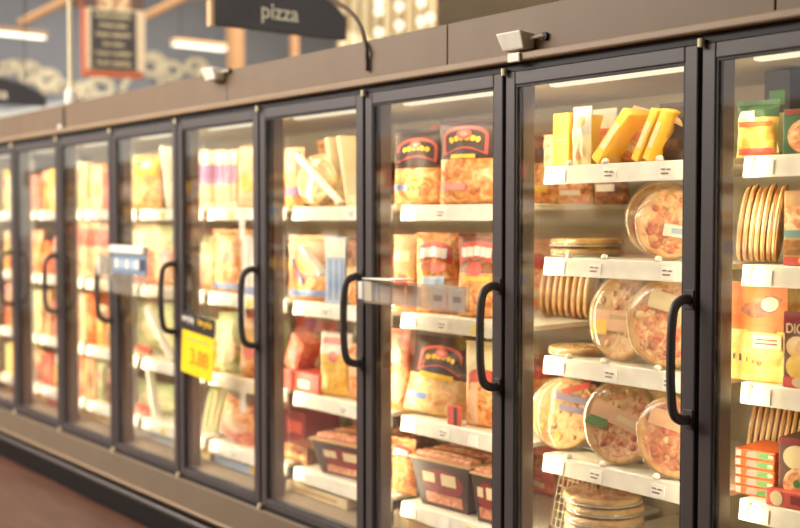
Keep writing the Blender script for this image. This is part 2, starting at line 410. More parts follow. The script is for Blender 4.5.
FMT = food('meat_topping', [(190, 108, 80), (220, 146, 110), (240, 196, 152)], 30)
FYE = food('yellow_snack_photo', [(232, 168, 66), (248, 204, 100), (250, 222, 140)], 22)
FRD = food('red_snack_photo', [(196, 86, 70), (224, 124, 96), (242, 186, 146)], 22)
FBR = food('brown_snack_photo', [(92, 56, 40), (150, 92, 58), (206, 150, 100)], 26)
FGR = food('green_snack_photo', [(120, 140, 80), (196, 196, 140), (236, 226, 180)], 20)
CRU = food('pizza_crust', [(206, 150, 88), (232, 190, 130), (244, 216, 166)], 14, .7)

def polygon(shape, w, h, n=28):
    if shape == 'rect': return [(-w / 2, -h / 2), (w / 2, -h / 2), (w / 2, h / 2), (-w / 2, h / 2)]
    if shape == 'slant': return [(-w / 2, -h / 2), (w / 2, -h / 2), (w / 2, h / 2), (-w * .3, h / 2)]
    if shape == 'oval': return [(w / 2 * math.cos(2 * PI * k / n), h / 2 * math.sin(2 * PI * k / n)) for k in range(n)]
    if shape == 'arch':           # arched top, scooped bottom
        top = [(w / 2 * math.cos(PI * k / 14), h * .05 + h * .45 * math.sin(PI * k / 14) ** .8) for k in range(15)]
        bot = [(-w / 2 + w * k / 10, -h * .5 + h * .25 * math.sin(PI * k / 10)) for k in range(0, 11)]
        return top + bot
    if shape == 'cap':
        top = [(w / 2 * math.cos(PI * k / 14), -h / 2 + h * math.sin(PI * k / 14)) for k in range(15)]
        return top
    if shape == 'loaf':
        return [(w / 2 * math.cos(2 * PI * k / n) * (1 + .12 * math.sin(6 * PI * k / n)), h / 2 * math.sin(2 * PI * k / n) + h * .12 * math.cos(2 * PI * k / n)) for k in range(n)]
def slab(shape, u, v, w, h, y, th, tilt=0):
    P = polygon(shape, w, h); c, s = math.cos(tilt), math.sin(tilt)
    P = [(u + a * c - b * s, v + a * s + b * c) for a, b in P]; n = len(P)
    vs = [(a, y - th, b) for a, b in P] + [(a, y, b) for a, b in P]
    return MB().add(vs, [tuple(range(n)), tuple(range(2 * n - 1, n - 1, -1))] + [(i, i + n, (i + 1) % n + n, (i + 1) % n) for i in range(n)])

def carton(t, W, H, D, m, patches=(), side=None):
    """upright carton, front face in the plane y=0, base z=0; patches: (name, shape, u, v, w, h, material[, tilt]) in fractions of the front"""
    g = MB().box(-W / 2, W / 2, 0, D, 0, H).build('carton', m, t, min(.004, W * .1))
    for i, p in enumerate(patches):
        nm, sh, u, v, w, h, mm = p[:7]
        slab(sh, u * W, v * H, w * W, h * H, -.0003 - .0006 * i, .0006, p[7] if len(p) > 7 else 0).build(nm, mm, t)
    return g
def pouch(t, W, H, D, mats, patches=(), split=None, seed=0, wrinkle=.004):
    """sealed pillow bag; mats (body, header) with the header above v=split; patches follow the bulge"""
    rr = random.Random(seed); ph = [rr.uniform(0, 6) for _ in range(6)]; nu, nv = 16, 20
    def th(u, v):
        a = max(0, 1 - abs(u) ** 3.2); b = max(0, 1 - abs(v) ** 5)
        low = 1 - .25 * (v + 1) / 2
        w = wrinkle * (math.sin(5 * u + ph[0] + 3 * v) + math.sin(7 * v + ph[1] - 2 * u) * .7 + .5 * math.sin(11 * u + ph[2]))
        return (D / 2 * low + w) * (a * b) ** .55
    def out(u, v):
        k = 1 - .05 * (1 - v * v) + .012 * math.sin(9 * v + ph[3])
        return u * W / 2 * k
    def pt(u, v, side, off=0): return (out(u, v), D / 2 + side * (th(u, v) + off), (v + 1) / 2 * H)
    g = MB()
    for side in (-1, 1):
        vs = [pt(-1 + 2 * i / nu, -1 + 2 * j / nv, side) for j in range(nv + 1) for i in range(nu + 1)]
        for j in range(nv):
            vm = -1 + 2 * (j + .5) / nv; mi = 1 if (split is not None and vm > split) else 0
            fs = []
            for i in range(nu):
                a = j * (nu + 1) + i; f = (a, a + 1, a + nu + 2, a + nu + 1); fs.append(f if side < 0 else tuple(reversed(f)))
            o = len(g.v)
            if j == 0: base = o; g.v += vs
            for f in fs: g.f.append(tuple(q + base for q in f)); g.mi.append(mi); g.sm.append(True)
    ml = list(mats) if isinstance(mats, (list, tuple)) else [mats]
    g.build('pouch', ml, t)
    # crimped seals
    for v0 in (0, 1): MB().box(-W / 2, W / 2, D / 2 - .0012, D / 2 + .0012, (v0 * H - .001) if v0 else 0, H + .012 if v0 else .004).build('seal', ml[-1] if v0 else ml[0], t)
    for i, p in enumerate(patches):
        nm, sh, u, v, w, h, mm = p[:7]; off = .0012 + .0009 * i
        P = polygon(sh, w, h, 24)
        if len(P) == 4: P = [(P[k][0] + (P[(k + 1) % 4][0] - P[k][0]) * q / 5, P[k][1] + (P[(k + 1) % 4][1] - P[k][1]) * q / 5) for k in range(4) for q in range(5)]
        n = len(P); cx = sum(a for a, _ in P) / n; cy = sum(c for _, c in P) / n; rings = 4; vs = []; fs = []
        for r in range(1, rings + 1):
            for a, c in P:
                uu, vv = u + cx + (a - cx) * r / rings, v + cy + (c - cy) * r / rings
                vs.append(pt(max(-.98, min(.98, uu * 2)), max(-.98, min(.98, vv * 2 - 1)), -1, off))
        vs.append(pt((u + cx) * 2, (v + cy) * 2 - 1, -1, off))
        for k in range(n):
            k2 = (k + 1) % n; fs.append((k, k2, len(vs) - 1))
            for r in range(rings - 1): fs.append((r * n + k, (r + 1) * n + k, (r + 1) * n + k2, r * n + k2))
        MB().add(vs, fs, 0, True).build(nm, mm, t)
def pizza(t, R, top=FPZ, label=None, wrap=True, band=None, seed=0, up=False, board=True, bm=GRY):
    """round pizza standing on its rim, facing -y (or lying flat when up)"""
    rr = random.Random(seed); ax = 'z' if up else 'y'; s = 1 if up else -1
    dz = 0 if up else R * 1.05
    prof = [(.0001, .009), (R * .5, .010), (R * .84, .011), (R * .90, .018), (R * .96, .019), (R * .99, .012), (R, .006), (R * .98, .001), (.0001, .0005)]
    prof = [(r, s * h) for r, h in prof]
    def sh(o): o.location.z += dz; return o
    sh(MB().lathe(prof, 36, ax, 0, [1, 1, 0, 0, 0, 0, 0, 0], .012).build('crust', [CRU, top], t))
    g = MB()
    for k in range(26):
        a, q = rr.uniform(0, 2 * PI), R * .8 * math.sqrt(rr.random()); r = R * rr.uniform(.06, .13); x, y = q * math.cos(a), q * math.sin(a)
        g.lathe([(.0001, s * .0155), (r * .8, s * .0150), (r, s * .0125), (r * 1.02, s * .009)], 8, ax, rr.randint(0, 2), c=(x, y, 0) if up else (x, 0, y))
    sh(g.build('toppings', [FCH, FYE, FPZ] if top is FCH else [FMT, FCH, FRD], t))
    if board: sh(MB().lathe([(.0001, -s * .001), (R * 1.02, -s * .001), (R * 1.02, -s * .005), (.0001, -s * .005)], 30, ax).build('pizza_board', bm, t))
    if label:
        for i, (nm, shp, u, v, w, h, mm, *tl) in enumerate(label):
            if up: continue
            sh(slab(shp, u * R, v * R, w * R, h * R, -.0215 - .0006 * i, .0008, tl[0] if tl else 0).build(nm, mm, t))
    if wrap:
        sh(MB().lathe([(.0001, s * .0245), (R * .7, s * .0245), (R * .97, s * .021), (R * 1.04, s * .008), (R * 1.04, -s * .004), (R * .9, -s * .0065), (.0001, -s * .0065)], 32, ax, jit=.02).build('plastic_wrap', film, t))
def tray(t, W, H, D):
    """dark tapering shelf tray with a clear lid over rows of food"""
    k = .78
    MB().add([(-W / 2 * k, D * .12, 0), (W / 2 * k, D * .12, 0), (W / 2 * k, D * .88, 0), (-W / 2 * k, D * .88, 0), (-W / 2, 0, H), (W / 2, 0, H), (W / 2, D, H), (-W / 2, D, H)],
             [(0, 3, 2, 1), (4, 5, 6, 7), (0, 1, 5, 4), (2, 3, 7, 6), (0, 4, 7, 3), (1, 2, 6, 5)]).build('tray', DBR, t, .004)
    MB().box(-W / 2 - .004, W / 2 + .004, -.004, D + .004, H - .008, H + .001).build('tray_rim', TAN, t, .002)
    g = MB(); n = 7
    for i in range(n):
        y = D * (.08 + .84 * (i + .5) / n); r = D * .42 / n
        g.tube([(-W * .45, y, H + r * .35), (0, y, H + r * .55), (W * .45, y, H + r * .35)], r, 10, i % 3)
    g.build('food_rows', [FMT, FOR, FBR], t)
    sl = -D * .12 / H
    def f(nm, sh, u, v, w, h, m, i):
        P = polygon(sh, w * W, h * H); vs = []; o = .0012 + .0008 * i
        for a, c in P:
            z = v * H + c; y = D * .12 * (1 - z / H) - o; vs.append((u * W + a, y, z))
        n = len(vs); vs += [(a, y + .0006, c) for a, y, c in vs]
        MB().add(vs, [tuple(range(n)), tuple(range(2 * n - 1, n - 1, -1))] + [(q, q + n, (q + 1) % n + n, (q + 1) % n) for q in range(n)]).build(nm, m, t)
    f('red_label', 'oval', .02, .55, .7, .55, DRED, 0); f('white_lettering', 'rect', -.2, .62, .2, .2, CRE, 1); f('white_lettering', 'rect', .13, .62, .24, .24, CRE, 1); f('food_picture', 'rect', .02, .2, .6, .22, FMT, 0)

# ---- placing: sizes follow from how large the thing is seen at its distance
USED = {}
def put(kind, bidx, k, px0, px1, top, label, cat, Y=.19, yaw=0, lean=0, roll=0, D=None, group=None, name=None, zoff=0, H=None, **kw):
    pc = (px0 + px1) / 2; X = wx(pc, Y); d = depth(X, Y); a = math.radians(yaw)
    off = math.atan((pc - 400) / F)
    W = (px1 - px0) * d * math.cos(off) / (F * math.sin(alpha(pc) + a))
    z = shelf_z(bidx, k) + zoff
    if H is None: H = max(.03, wz(top, X, Y) - z)
    t = thing(name or kind, label, cat, (X, Y, z), (-math.radians(lean), math.radians(roll), a), group)
    if kind == 'carton': carton(t, W, H, D or .16, kw.get('m', CRE), kw.get('p', ()))
    elif kind == 'pouch': pouch(t, W, H, D or min(.10, W * .45), kw.get('m', (FOR,)), kw.get('p', ()), kw.get('split'), seed=int(px0 * 7 + k))
    elif kind == 'pizza': pizza(t, H / 2, kw.get('m', FPZ), kw.get('p'), seed=int(px0), wrap=kw.get('wrap', True))
    elif kind == 'tray': tray(t, W, H, D or .2)
    return t
G = {}
def logo(u, v, w, h, double=True):
    """arched red-edged label with a round red badge and yellow script"""
    return [('label_edge', 'arch', u, v, w, h, RED), ('label_face', 'arch', u, v, w * .88, h * .8, DBR), *[('script_stroke', 'oval', u + w * q, v - h * .02 + h * .12 * (1 - (q * 2.6) ** 2), w * .11, h * .2, YEL) for q in (-.3, -.18, -.06, .06, .18, .3)],
            ('round_badge', 'oval', u, v + h * .22, w * .3, h * .32, RED), ('badge_centre', 'oval', u, v + h * .22, w * .16, h * .16, PNK)]
def arch_white(u, v, w, h):
    return [('red_arch', 'arch', u, v, w, h, RED)] + [('white_lettering', 'rect', u + w * q, v - h * .03 + h * .1 * (1 - abs(q) * 2.4), w * .15, h * .42, WHT) for q in (-.32, -.16, 0, .16, .32)]

# ===== bay -1 (rightmost door)
put('pouch', -1, 0, 731, 774, 104, 'green topped bag with a cheesy pizza picture, left on the top shelf behind the rightmost door', 'frozen pizza', m=(FYE, DGR), split=.45, yaw=10,
    p=[('white_flash', 'slant', -.22, .78, .42, .2, WHT, 0), ('red_stripe', 'rect', 0, .62, .8, .1, ORA), ('red_foot', 'rect', 0, .1, .84, .12, RED)], name='pizza_bag')
for i, px in enumerate((768, 774)):
    put('carton', -1, 0, px, px + 4, 110, ('nearer', 'farther')[i] + ' thin pale carton leaning between the green bags on the top right shelf', 'carton', Y=.22, roll=-14, m=CRE, D=.2, p=[('green_strip', 'rect', 0, .6, .6, .2, GRN)], name='slim_carton', zoff=.01)
put('carton', -1, 0, 781, 822, 108, 'dark green pizza carton with a red round pizza picture at the right edge of the photo', 'frozen pizza', m=DGR, yaw=8,
    p=[('pizza_picture', 'oval', .05, .4, .86, .74, FPZ), ('sausage_picture', 'oval', .1, .55, .4, .2, FMT), ('blue_label', 'rect', .2, .12, .4, .14, BLU), ('red_top', 'rect', 0, .93, .9, .1, DRED)], name='pizza_carton')
put('carton', -1, 0, 762, 788, 70, 'black carton at the back of the top shelf behind the rightmost door', 'carton', Y=.5, m=BLK, D=.2, p=[('grey_label', 'rect', 0, .7, .6, .16, GRN)], name='dark_carton')
def on_edge(bidx, k, pxs, Y, R, where, yaw=62, zoff=0, lean=7):
    for i, px in enumerate(pxs):
        t = thing('pizza', '%s from the left of the pizzas standing on edge %s' % (('first', 'second', 'third', 'fourth', 'fifth', 'sixth', 'seventh', 'eighth', 'ninth', 'tenth')[i], where), 'frozen pizza', (wx(px, Y), Y + .001 * (i % 3), shelf_z(bidx, k) + zoff),
                  (-math.radians(lean), 0, math.radians(yaw)), 'pizzas on edge ' + where)
        pizza(t, R * (1 + .02 * math.sin(i * 2.1)), FCH, None, False, seed=i, bm=CRU); t.scale.y = .5
on_edge(-1, 1, [741 + 5.8 * i for i in range(7)], .27, .108, 'on the second shelf behind the rightmost door', -62)
put('carton', -1, 1, 783, 828, 190, 'pizza carton with red top and teal band, right of the upright pizzas on the second shelf', 'frozen pizza', m=TAN, yaw=6,
    p=[('pizza_picture', 'rect', 0, .62, .96, .36, FPZ), ('teal_band', 'rect', 0, .42, .98, .1, TEA), ('cheese_picture', 'rect', 0, .24, .96, .2, FBR), ('red_foot', 'rect', 0, .06, .98, .11, RED), ('yellow_oval', 'oval', .1, .07, .5, .14, YEL)], name='pizza_carton')
t = put('carton', -1, 2, 731, 788, 283, 'large orange snack carton with a filled roll pictured on it', 'frozen snack', m=FYE, yaw=4,
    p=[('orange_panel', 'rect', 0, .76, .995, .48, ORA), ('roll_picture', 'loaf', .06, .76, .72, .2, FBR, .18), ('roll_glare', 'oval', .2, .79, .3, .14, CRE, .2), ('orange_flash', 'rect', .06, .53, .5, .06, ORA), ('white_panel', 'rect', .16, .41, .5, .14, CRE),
       ('dark_print', 'rect', .16, .43, .36, .015, DRED), ('dark_print', 'rect', .14, .39, .4, .015, DRED), ('brown_print', 'rect', -.42, .24, .03, .06, BRN), ('brown_print', 'rect', -.3, .235, .04, .07, BRN), ('brown_print', 'rect', -.18, .215, .02, .05, BRN), ('brown_print', 'rect', -.08, .2, .02, .05, BRN), ('brown_print', 'rect', .02, .19, .04, .05, BRN)], name='snack_carton')
t = put('carton', -1, 2, 784, 850, 313, 'dark red pizza carton with two round pizzas pictured, overlapping the large orange carton', 'frozen pizza', Y=.165, m=BRN, yaw=4, D=.02,
    p=[('red_header', 'rect', 0, .86, .99, .28, DRED), ('round_pizza', 'oval', -.28, .54, .34, .28, FCH), ('round_pizza', 'oval', -.24, .28, .42, .34, FYE), ('red_foot', 'rect', 0, .07, .98, .14, RED), ('white_oval', 'oval', -.2, .08, .3, .15, CRE)], name='pizza_carton')
W_ = 46 * depth(wx(807, .165), .165) / (F * math.sin(alpha(807)))
text_mesh('lettering', 'DIGIORNO', .036, CRE, t, (-.082, -.0045, .158), FRONT, 'LEFT').scale.x = .82
on_edge(-1, 3, [752 + 5.8 * i for i in range(10)], .47, .112, 'on the fourth shelf behind the orange cartons', -62)
for i in range(5):
    xs = -.4 * (i % 2)
    t = put('carton', -1, 3, 737 + xs, 778 + xs, 0, '%s of five flat orange cartons stacked behind the rightmost door' % ('lowest', 'second from the bottom', 'middle', 'second from the top', 'topmost')[i], 'frozen snack', Y=.20, m=ORA, D=.16, H=.0255, zoff=.026 * i, yaw=6,
            p=[('white_end', 'rect', -.40, .5, .13, .7, GRY), ('pink_label', 'slant', -.08, .5, .28, .7, PNK), ('green_label', 'slant', .24, .5, .4, .62, GRN), ('pale_print', 'rect', .40, .5, .12, .3, CRE)], name='flat_carton', group='flat orange cartons in a stack')
put('carton', -1, 3, 781, 830, 440, 'dark pizza carton with cream oval and round pepperoni pizza at the lower right edge', 'frozen pizza', Y=.19, m=BRN, yaw=6,
    p=[('cream_oval', 'oval', -.12, .72, .56, .36, CRE), ('pizza_picture', 'oval', -.08, .32, .62, .5, FPZ), ('red_top', 'rect', 0, .95, .98, .09, DRED), ('olive_print', 'oval', -.1, .34, .14, .12, GRN)], name='pizza_carton')
put('carton', -1, 3, 768, 826, 0, 'low red carton with a cream oval lying in front of the dark pizza carton', 'frozen pizza', Y=.155, m=RED, D=.03, H=.045, yaw=4,
    p=[('cream_oval', 'oval', -.3, .5, .22, .9, CRE), ('dark_band', 'rect', .2, .55, .5, .5, DRED)], name='low_carton')

# ===== bay 0 (second door from the right)
put('pouch', 0, 0, 541, 554, 138, 'peach bag at the far left of the top shelf behind the second door from the right', 'frozen snack', m=(PEA,), name='snack_bag', p=[('pale_label', 'rect', 0, .6, .5, .2, CRE)])
put('carton', 0, 0, 552, 568, 113, 'tall yellow carton standing upright left of the cream bag on the top shelf', 'carton', m=YEL, D=.17, name='yellow_carton', p=[('pale_label', 'rect', 0, .5, .7, .02, CRE)])
put('pouch', 0, 0, 569, 587, 110, 'cream bag pinched in the middle beside the tall yellow carton', 'frozen snack', m=(CRE, GRY), split=.1, name='snack_bag', p=[('round_print', 'oval', .1, .78, .4, .22, TAN), ('low_print', 'oval', 0, .25, .6, .3, PEA)])
put('pouch', 0, 0, 587, 611, 112, 'red and white bag behind the slanted yellow carton', 'frozen snack', Y=.34, m=(FRD, WHT), split=.4, name='snack_bag', p=[('red_strip', 'rect', -.2, .5, .16, .5, RED)])
put('pouch', 0, 0, 612, 646, 112, 'pink meat coloured bag between the slanted yellow cartons', 'frozen snack', Y=.28, m=(FMT, PEA), split=.5, roll=18, name='snack_bag', p=[('pale_label', 'rect', 0, .3, .7, .14, CRE)])
def slant(px, Y, th, L, ang, lab, b=0, k=0, m=YEL, D=.15, z=0.004, nm='slanted_carton', pp=()):
    t = thing(nm, lab, 'carton', (wx(px, Y), Y, shelf_z(b, k) + z + (th * math.sin(math.radians(ang)) if ang > 0 else 0)), (0, math.radians(ang), 0))
    MB().box(0, th, 0, D, 0, L).build('carton', m, t, .004)
    MB().box(th * .2, th * .8, -.0012, -.0003, L * .25, L * .75).build('front_label', pp[0] if pp else CRE, t)
    return t
slant(590, .2, .036, .20, 42, 'wide yellow carton leaning right in front of the pink bag', z=.001)
slant(630, .19, .026, .17, 27, 'left of two slim yellow cartons leaning side by side', z=.001)
slant(641, .19, .026, .165, 27, 'right of two slim yellow cartons leaning side by side', z=.001)
put('pouch', 0, 0, 653, 683, 106, 'dark brown bag with a cream round top near the right of the top shelf', 'frozen snack', Y=.24, m=(DBR,), name='snack_bag', p=[('cream_cap', 'cap', 0, .74, .8, .24, CRE), ('brown_print', 'rect', 0, .3, .6, .2, BRN)])
put('carton', 0, 0, 682, 691, 101, 'narrow yellow carton standing upright beside the right edge of its door', 'carton', m=YEL, D=.17, name='yellow_carton', p=[('pale_label', 'rect', 0, .5, .7, .02, CRE)])
put('carton', 0, 0, 556, 690, 160, 'low flat yellow tray under the leaning yellow cartons', 'carton', Y=.37, m=YEL, D=.16, H=.02, name='yellow_tray', p=[('orange_line', 'rect', 0, .5, .9, .2, ORA)])
# second shelf
def flat(bidx, k, px, Y, R, n, labs, top=FCH, zoff=0, wrap=True, grp=None):
    for i in range(n):
        t = thing('pizza', labs[min(i, len(labs) - 1)], 'frozen pizza', (wx(px, Y) + .004 * math.sin(i * 2.3), Y + .004 * math.cos(i * 3.1), shelf_z(bidx, k) + zoff + .0065 + .033 * i), (0, 0, i * .7), grp)
        pizza(t, R, top, None, wrap, seed=i + int(px), up=True)
flat(0, 1, 586, .34, .12, 2, ['lower of two flat pale pizzas on the second shelf, left of the wrapped pizzas', 'upper of two flat pale pizzas on the second shelf, left of the wrapped pizzas'])
put('pizza', 0, 1, 640, 684, 183, 'round pizza half hidden behind the wrapped pizza on the second shelf', 'frozen pizza', Y=.36, yaw=30, lean=10, m=FPZ, p=[('red_band', 'rect', -.3, -.2, .9, .3, RED)])
put('pizza', 0, 1, 646, 694, 190, 'wrapped round pizza with white lettering strip on the second shelf at the door handle side', 'frozen pizza', Y=.2, yaw=30, lean=8, m=FPZ, p=[('white_label', 'rect', .3, -.25, .95, .34, WHT, -.15), ('blue_print', 'rect', .3, -.25, .5, .16, LBL, -.15)])
# third shelf
on_edge(1, 1, [545 + 6.2 * i for i in range(8)], .47, .105, 'seen left of the big round pizza', -58)
flat(0, 2, 580, .28, .105, 1, ['flat grey backed pizza lying in front of the upright pizzas on the third shelf'], FCH)
put('pizza', 0, 2, 592, 650, 277, 'big round cheese pizza with an orange label facing out on the third shelf', 'frozen pizza', Y=.22, yaw=2, lean=8, m=FCH,
    p=[('pale_label', 'rect', 0, -.1, 1.7, .5, PEA, 0), ('orange_label', 'rect', -.58, -.28, .45, .34, YEL), ('print_line', 'rect', .1, -.02, .8, .1, TAN), ('red_seam', 'rect', .05, .5, .04, .7, FMT, -.5)])
put('pizza', 0, 2, 637, 697, 280, 'wrapped meat pizza with a bright glare on the third shelf behind the door handle', 'frozen pizza', Y=.185, yaw=14, lean=8, m=FPZ, p=[('white_label', 'rect', .1, .42, 1.1, .4, CRE, -.2)])
# fourth shelf
put('pizza', 0, 3, 541, 588, 380, 'round pizza with mauve lettering on its film at the left of the fourth shelf', 'frozen pizza', Y=.23, yaw=30, lean=12, m=FCH, p=[('mauve_lettering', 'rect', .15, .42, 1.0, .2, MAU, -.18), ('mauve_lettering', 'rect', .2, .12, .7, .16, MAU, -.18), ('red_seam', 'rect', .3, .7, .8, .16, RED, .3)])
put('pizza', 0, 3, 582, 658, 384, 'large wrapped pepperoni pizza with a green label on the fourth shelf', 'frozen pizza', Y=.20, yaw=14, lean=8, m=FPZ, p=[('pale_label', 'rect', .12, .08, 1.75, .42, PEA, -.32), ('green_label', 'slant', -.6, -.02, .62, .24, GRN, -.2), ('white_print', 'rect', .3, .02, .7, .14, CRE, -.32)])
put('pizza', 0, 3, 648, 704, 398, 'wrapped pizza with crinkled glare behind the lower end of the near door handle', 'frozen pizza', Y=.185, yaw=18, lean=8, m=FMT, p=[('pale_label', 'rect', 0, .35, 1.3, .42, PEA, -.2), ('green_print', 'oval', .3, -.5, .3, .2, PGR)])
put('pizza', 0, 3, 634, 678, 388, 'pale round pizza standing behind the green labelled pizza on the fourth shelf', 'frozen pizza', Y=.44, yaw=28, lean=8, m=FCH, p=[('pale_label', 'rect', 0, 0, 1.2, .4, CRE)])
for px, lab in ((588, 'round grey pizza board lying left at the front of the fourth shelf'), (625, 'round grey pizza board lying under the green labelled pizza')):
    o = MB().lathe([(.0001, 0), (.10, 0), (.115, .004), (.12, .012), (.115, .016), (.10, .008), (.0001, .008)], 32).build('pizza_board', GRY); o.location = (wx(px, .30), .40 if px < 600 else .36, shelf_z(0, 3) + .0005); tag(o, lab, 'pizza board')
# bottom shelf
flat(0, 4, 606, .30, .128, 6, ['lowest pizza of the stack at the foot of the second door from the right', 'second lowest pizza of the stack at the foot of the second door from the right', 'third pizza up in the stack at the foot of the second door from the right', 'third pizza down in the stack at the foot of the second door from the right', 'second pizza down in the stack at the foot of the second door from the right', 'topmost pizza of the stack at the foot of the second door from the right'], FPZ)
t = thing('wire_rack', 'cream wire grid rack on the bottom shelf left of the pizza stack', 'rack', (wx(570, .30), .30, shelf_z(0, 4)), (math.radians(-12), 0, math.radians(-8)))
g = MB()
for i in range(9): g.tube([(-.1 + .025 * i, 0, .02), (-.1 + .025 * i, 0, .25)], .0022, 6)
for i in range(9): g.tube([(-.1, .003, .02 + .028 * i), (.1, .003, .02 + .028 * i)], .0022, 6)
g.build('wire_grid', cream_m, t)
MB().tube([(-.105, 0, .005), (-.105, 0, .26), (.105, 0, .26), (.105, 0, .005)], .005, 8).build('rack_frame', BRN, t)

# ===== bay 1 (ad strip door)
put('pouch', 1, 0, 387, 441, 131, 'shorter dark topped bag with arched red label, left on top shelf behind ad strip door', 'frozen snack', yaw=18, m=(FOR, DBR), split=.02, name='snack_bag', p=logo(.02, .74, .74, .34) + [('blue_label', 'rect', -.26, .24, .3, .07, BLU)])
put('pouch', 1, 0, 432, 499, 121, 'taller dark topped bag with arched red label, right on top shelf behind ad strip door', 'frozen snack', Y=.2, yaw=18, m=(FOR, DBR), split=.1, name='snack_bag', p=logo(-.04, .77, .7, .36) + [('pink_label', 'rect', -.2, .22, .4, .08, PNK), ('yellow_script', 'rect', -.04, .58, .4, .05, YEL)])
put('carton', 1, 0, 429, 437, 126, 'small orange carton peeking up behind the two dark topped bags', 'carton', Y=.42, m=ORA, D=.05, name='small_carton', p=[('yellow_label', 'rect', 0, .8, .6, .1, YEL)])
put('pouch', 1, 1, 390, 412, 238, 'narrow tan bag at the left of the second shelf behind the ad strip', 'frozen snack', m=(FOR, TAN), split=.1, yaw=12, name='snack_bag', p=[('white_label', 'rect', 0, .75, .7, .14, CRE), ('red_label', 'oval', 0, .4, .6, .2, RED)])
put('pouch', 1, 1, 410, 455, 236, 'orange bag with white arched lettering and light blue label, middle of the second shelf', 'frozen snack', yaw=18, m=(FOR,), name='snack_bag', p=arch_white(0, .78, .8, .3) + [('blue_label', 'rect', .02, .42, .5, .13, LBL), ('pink_oval', 'oval', 0, .6, .6, .14, PNK)])
put('pouch', 1, 1, 452, 500, 236, 'orange bag with white arched lettering above a red badge, right on the second shelf', 'frozen snack', yaw=18, m=(FOR, FBR), split=.1, name='snack_bag', p=arch_white(-.02, .8, .82, .28) + [('round_badge', 'oval', -.02, .6, .3, .18, RED), ('yellow_script', 'rect', -.02, .48, .6, .06, YEL)])
put('pouch', 1, 2, 384, 406, 332, 'orange red bag at the left of the third shelf behind the ad strip door', 'frozen snack', m=(FOR, FRD), split=.1, yaw=14, name='snack_bag', p=[('white_label', 'oval', 0, .7, .5, .2, CRE), ('peach_oval', 'oval', 0, .3, .8, .4, PEA)])
put('pouch', 1, 2, 395, 462, 337, 'tilted bag with dark top, arched red label and small blue label on the third shelf', 'frozen snack', Y=.185, yaw=20, lean=10, roll=6, m=(FCH, DBR), split=-.02, name='snack_bag', zoff=.014, p=logo(.02, .72, .66, .36) + [('yellow_script', 'rect', .02, .5, .5, .07, YEL), ('blue_label', 'rect', -.24, .22, .34, .08, BLU)])
put('pouch', 1, 2, 461, 502, 346, 'orange bag with a pale band leaning right of the tilted dark topped bag', 'frozen snack', Y=.2, yaw=18, m=(FOR, CRE), split=.35, name='snack_bag', p=[('red_label', 'arch', 0, .62, .7, .2, RED), ('pale_stripe', 'rect', -.2, .3, .2, .5, PEA)])
put('carton', 1, 2, 447, 458, 406, 'small red carton between the tilted bag and the right orange bag', 'carton', Y=.166, m=RED, D=.02, name='small_carton', p=[('dark_side', 'rect', .3, .5, .3, .9, DBR)])
put('pouch', 1, 3, 388, 412, 442, 'bag with white arched lettering standing left of the left dark tray', 'frozen snack', Y=.2, yaw=14, m=(FOR,), name='snack_bag', p=arch_white(0, .8, .82, .26))
put('tray', 1, 3, 409, 469, 0, 'dark tapered food tray with brown rows, left one on the shelf behind the ad strip door', 'food tray', Y=.17, yaw=4, H=.185, D=.24)
put('tray', 1, 3, 471, 500, 0, 'dark tapered food tray with brown rows, right one partly hidden by the door edge', 'food tray', Y=.17, yaw=4, H=.18, D=.17)
put('carton', 1, 4, 392, 470, 0, 'low cream carton on the case floor under the dark trays', 'carton', Y=.16, m=CRE, D=.3, H=.07, name='low_carton', p=[('tan_label', 'rect', 0, .5, .6, .5, TAN)])

# ===== bay 2 (fourth door from the right)
put('pouch', 2, 0, 281, 300, 150, 'pink and orange bag with a purple stripe on the top shelf left of the leaning pizza', 'frozen snack', m=(FOR, PEA), split=.2, yaw=10, name='snack_bag', p=[('purple_stripe', 'rect', 0, .28, .9, .16, PUR)])
put('pizza', 2, 0, 298, 334, 155, 'wrapped pizza under the white highlight bar on the top shelf of the fourth door', 'frozen pizza', Y=.21, yaw=10, lean=8, m=FCH, p=[('pale_label', 'rect', 0, .3, 1.2, .4, PEA, -.6)])
slant(283, .165, .012, .36, -0, 'x') if False else None
t = thing('pizza_board', 'long white bar for a wrap highlight slanting across the top shelf of the fourth door', 'pizza board', (wx(338, .17), .17, shelf_z(2, 0) + .012), (0, math.radians(-57), 0)); MB().box(-.009, .009, 0, .03, 0, .40).build('board', WHT, t, .004); MB().box(-.006, .006, -.0012, -.0003, .03, .37).build('glint_strip', tag_w, t)  # white bar shaped as the highlight on a wrapped pizza rim
put('pouch', 2, 0, 308, 360, 140, 'orange brown bag at the back of the top shelf of the fourth door', 'frozen snack', Y=.42, m=(FBR, FOR), split=.3, name='snack_bag', p=[('orange_label', 'rect', .2, .85, .4, .2, ORA)])
for i, px in enumerate((334, 346)):
    slant(px, .24 - .01 * i, .022, .30, -14, ('left', 'right')[i] + ' of two pale slim cartons leaning left on the top shelf of the fourth door', 2, 0, CRE, .14, nm='slim_carton', pp=(GRY,))
put('carton', 2, 0, 346, 362, 195, 'cream carton low at the right end of the top shelf of the fourth door', 'carton', Y=.175, m=CRE, D=.05, name='low_carton', p=[('yellow_mark', 'oval', -.2, .3, .2, .2, YEL)])
put('pouch', 2, 1, 281, 328, 238, 'peach bag with a blue foot band on the second shelf of the fourth door', 'frozen snack', m=(FOR, PEA), split=.3, yaw=12, name='snack_bag', p=[('blue_foot', 'rect', 0, .12, .8, .1, BLU), ('red_print', 'rect', 0, .4, .6, .06, PNK)])
slant(300, .175, .02, .13, -38, 'mauve slim carton slanting in front of the peach bag', 2, 1, MAU, .05, .07, 'slim_carton', (PUR,))
slant(318, .17, .018, .19, -52, 'white slim carton slanting above the mauve one', 2, 1, WHT, .05, .11, 'slim_carton', (CRE,))
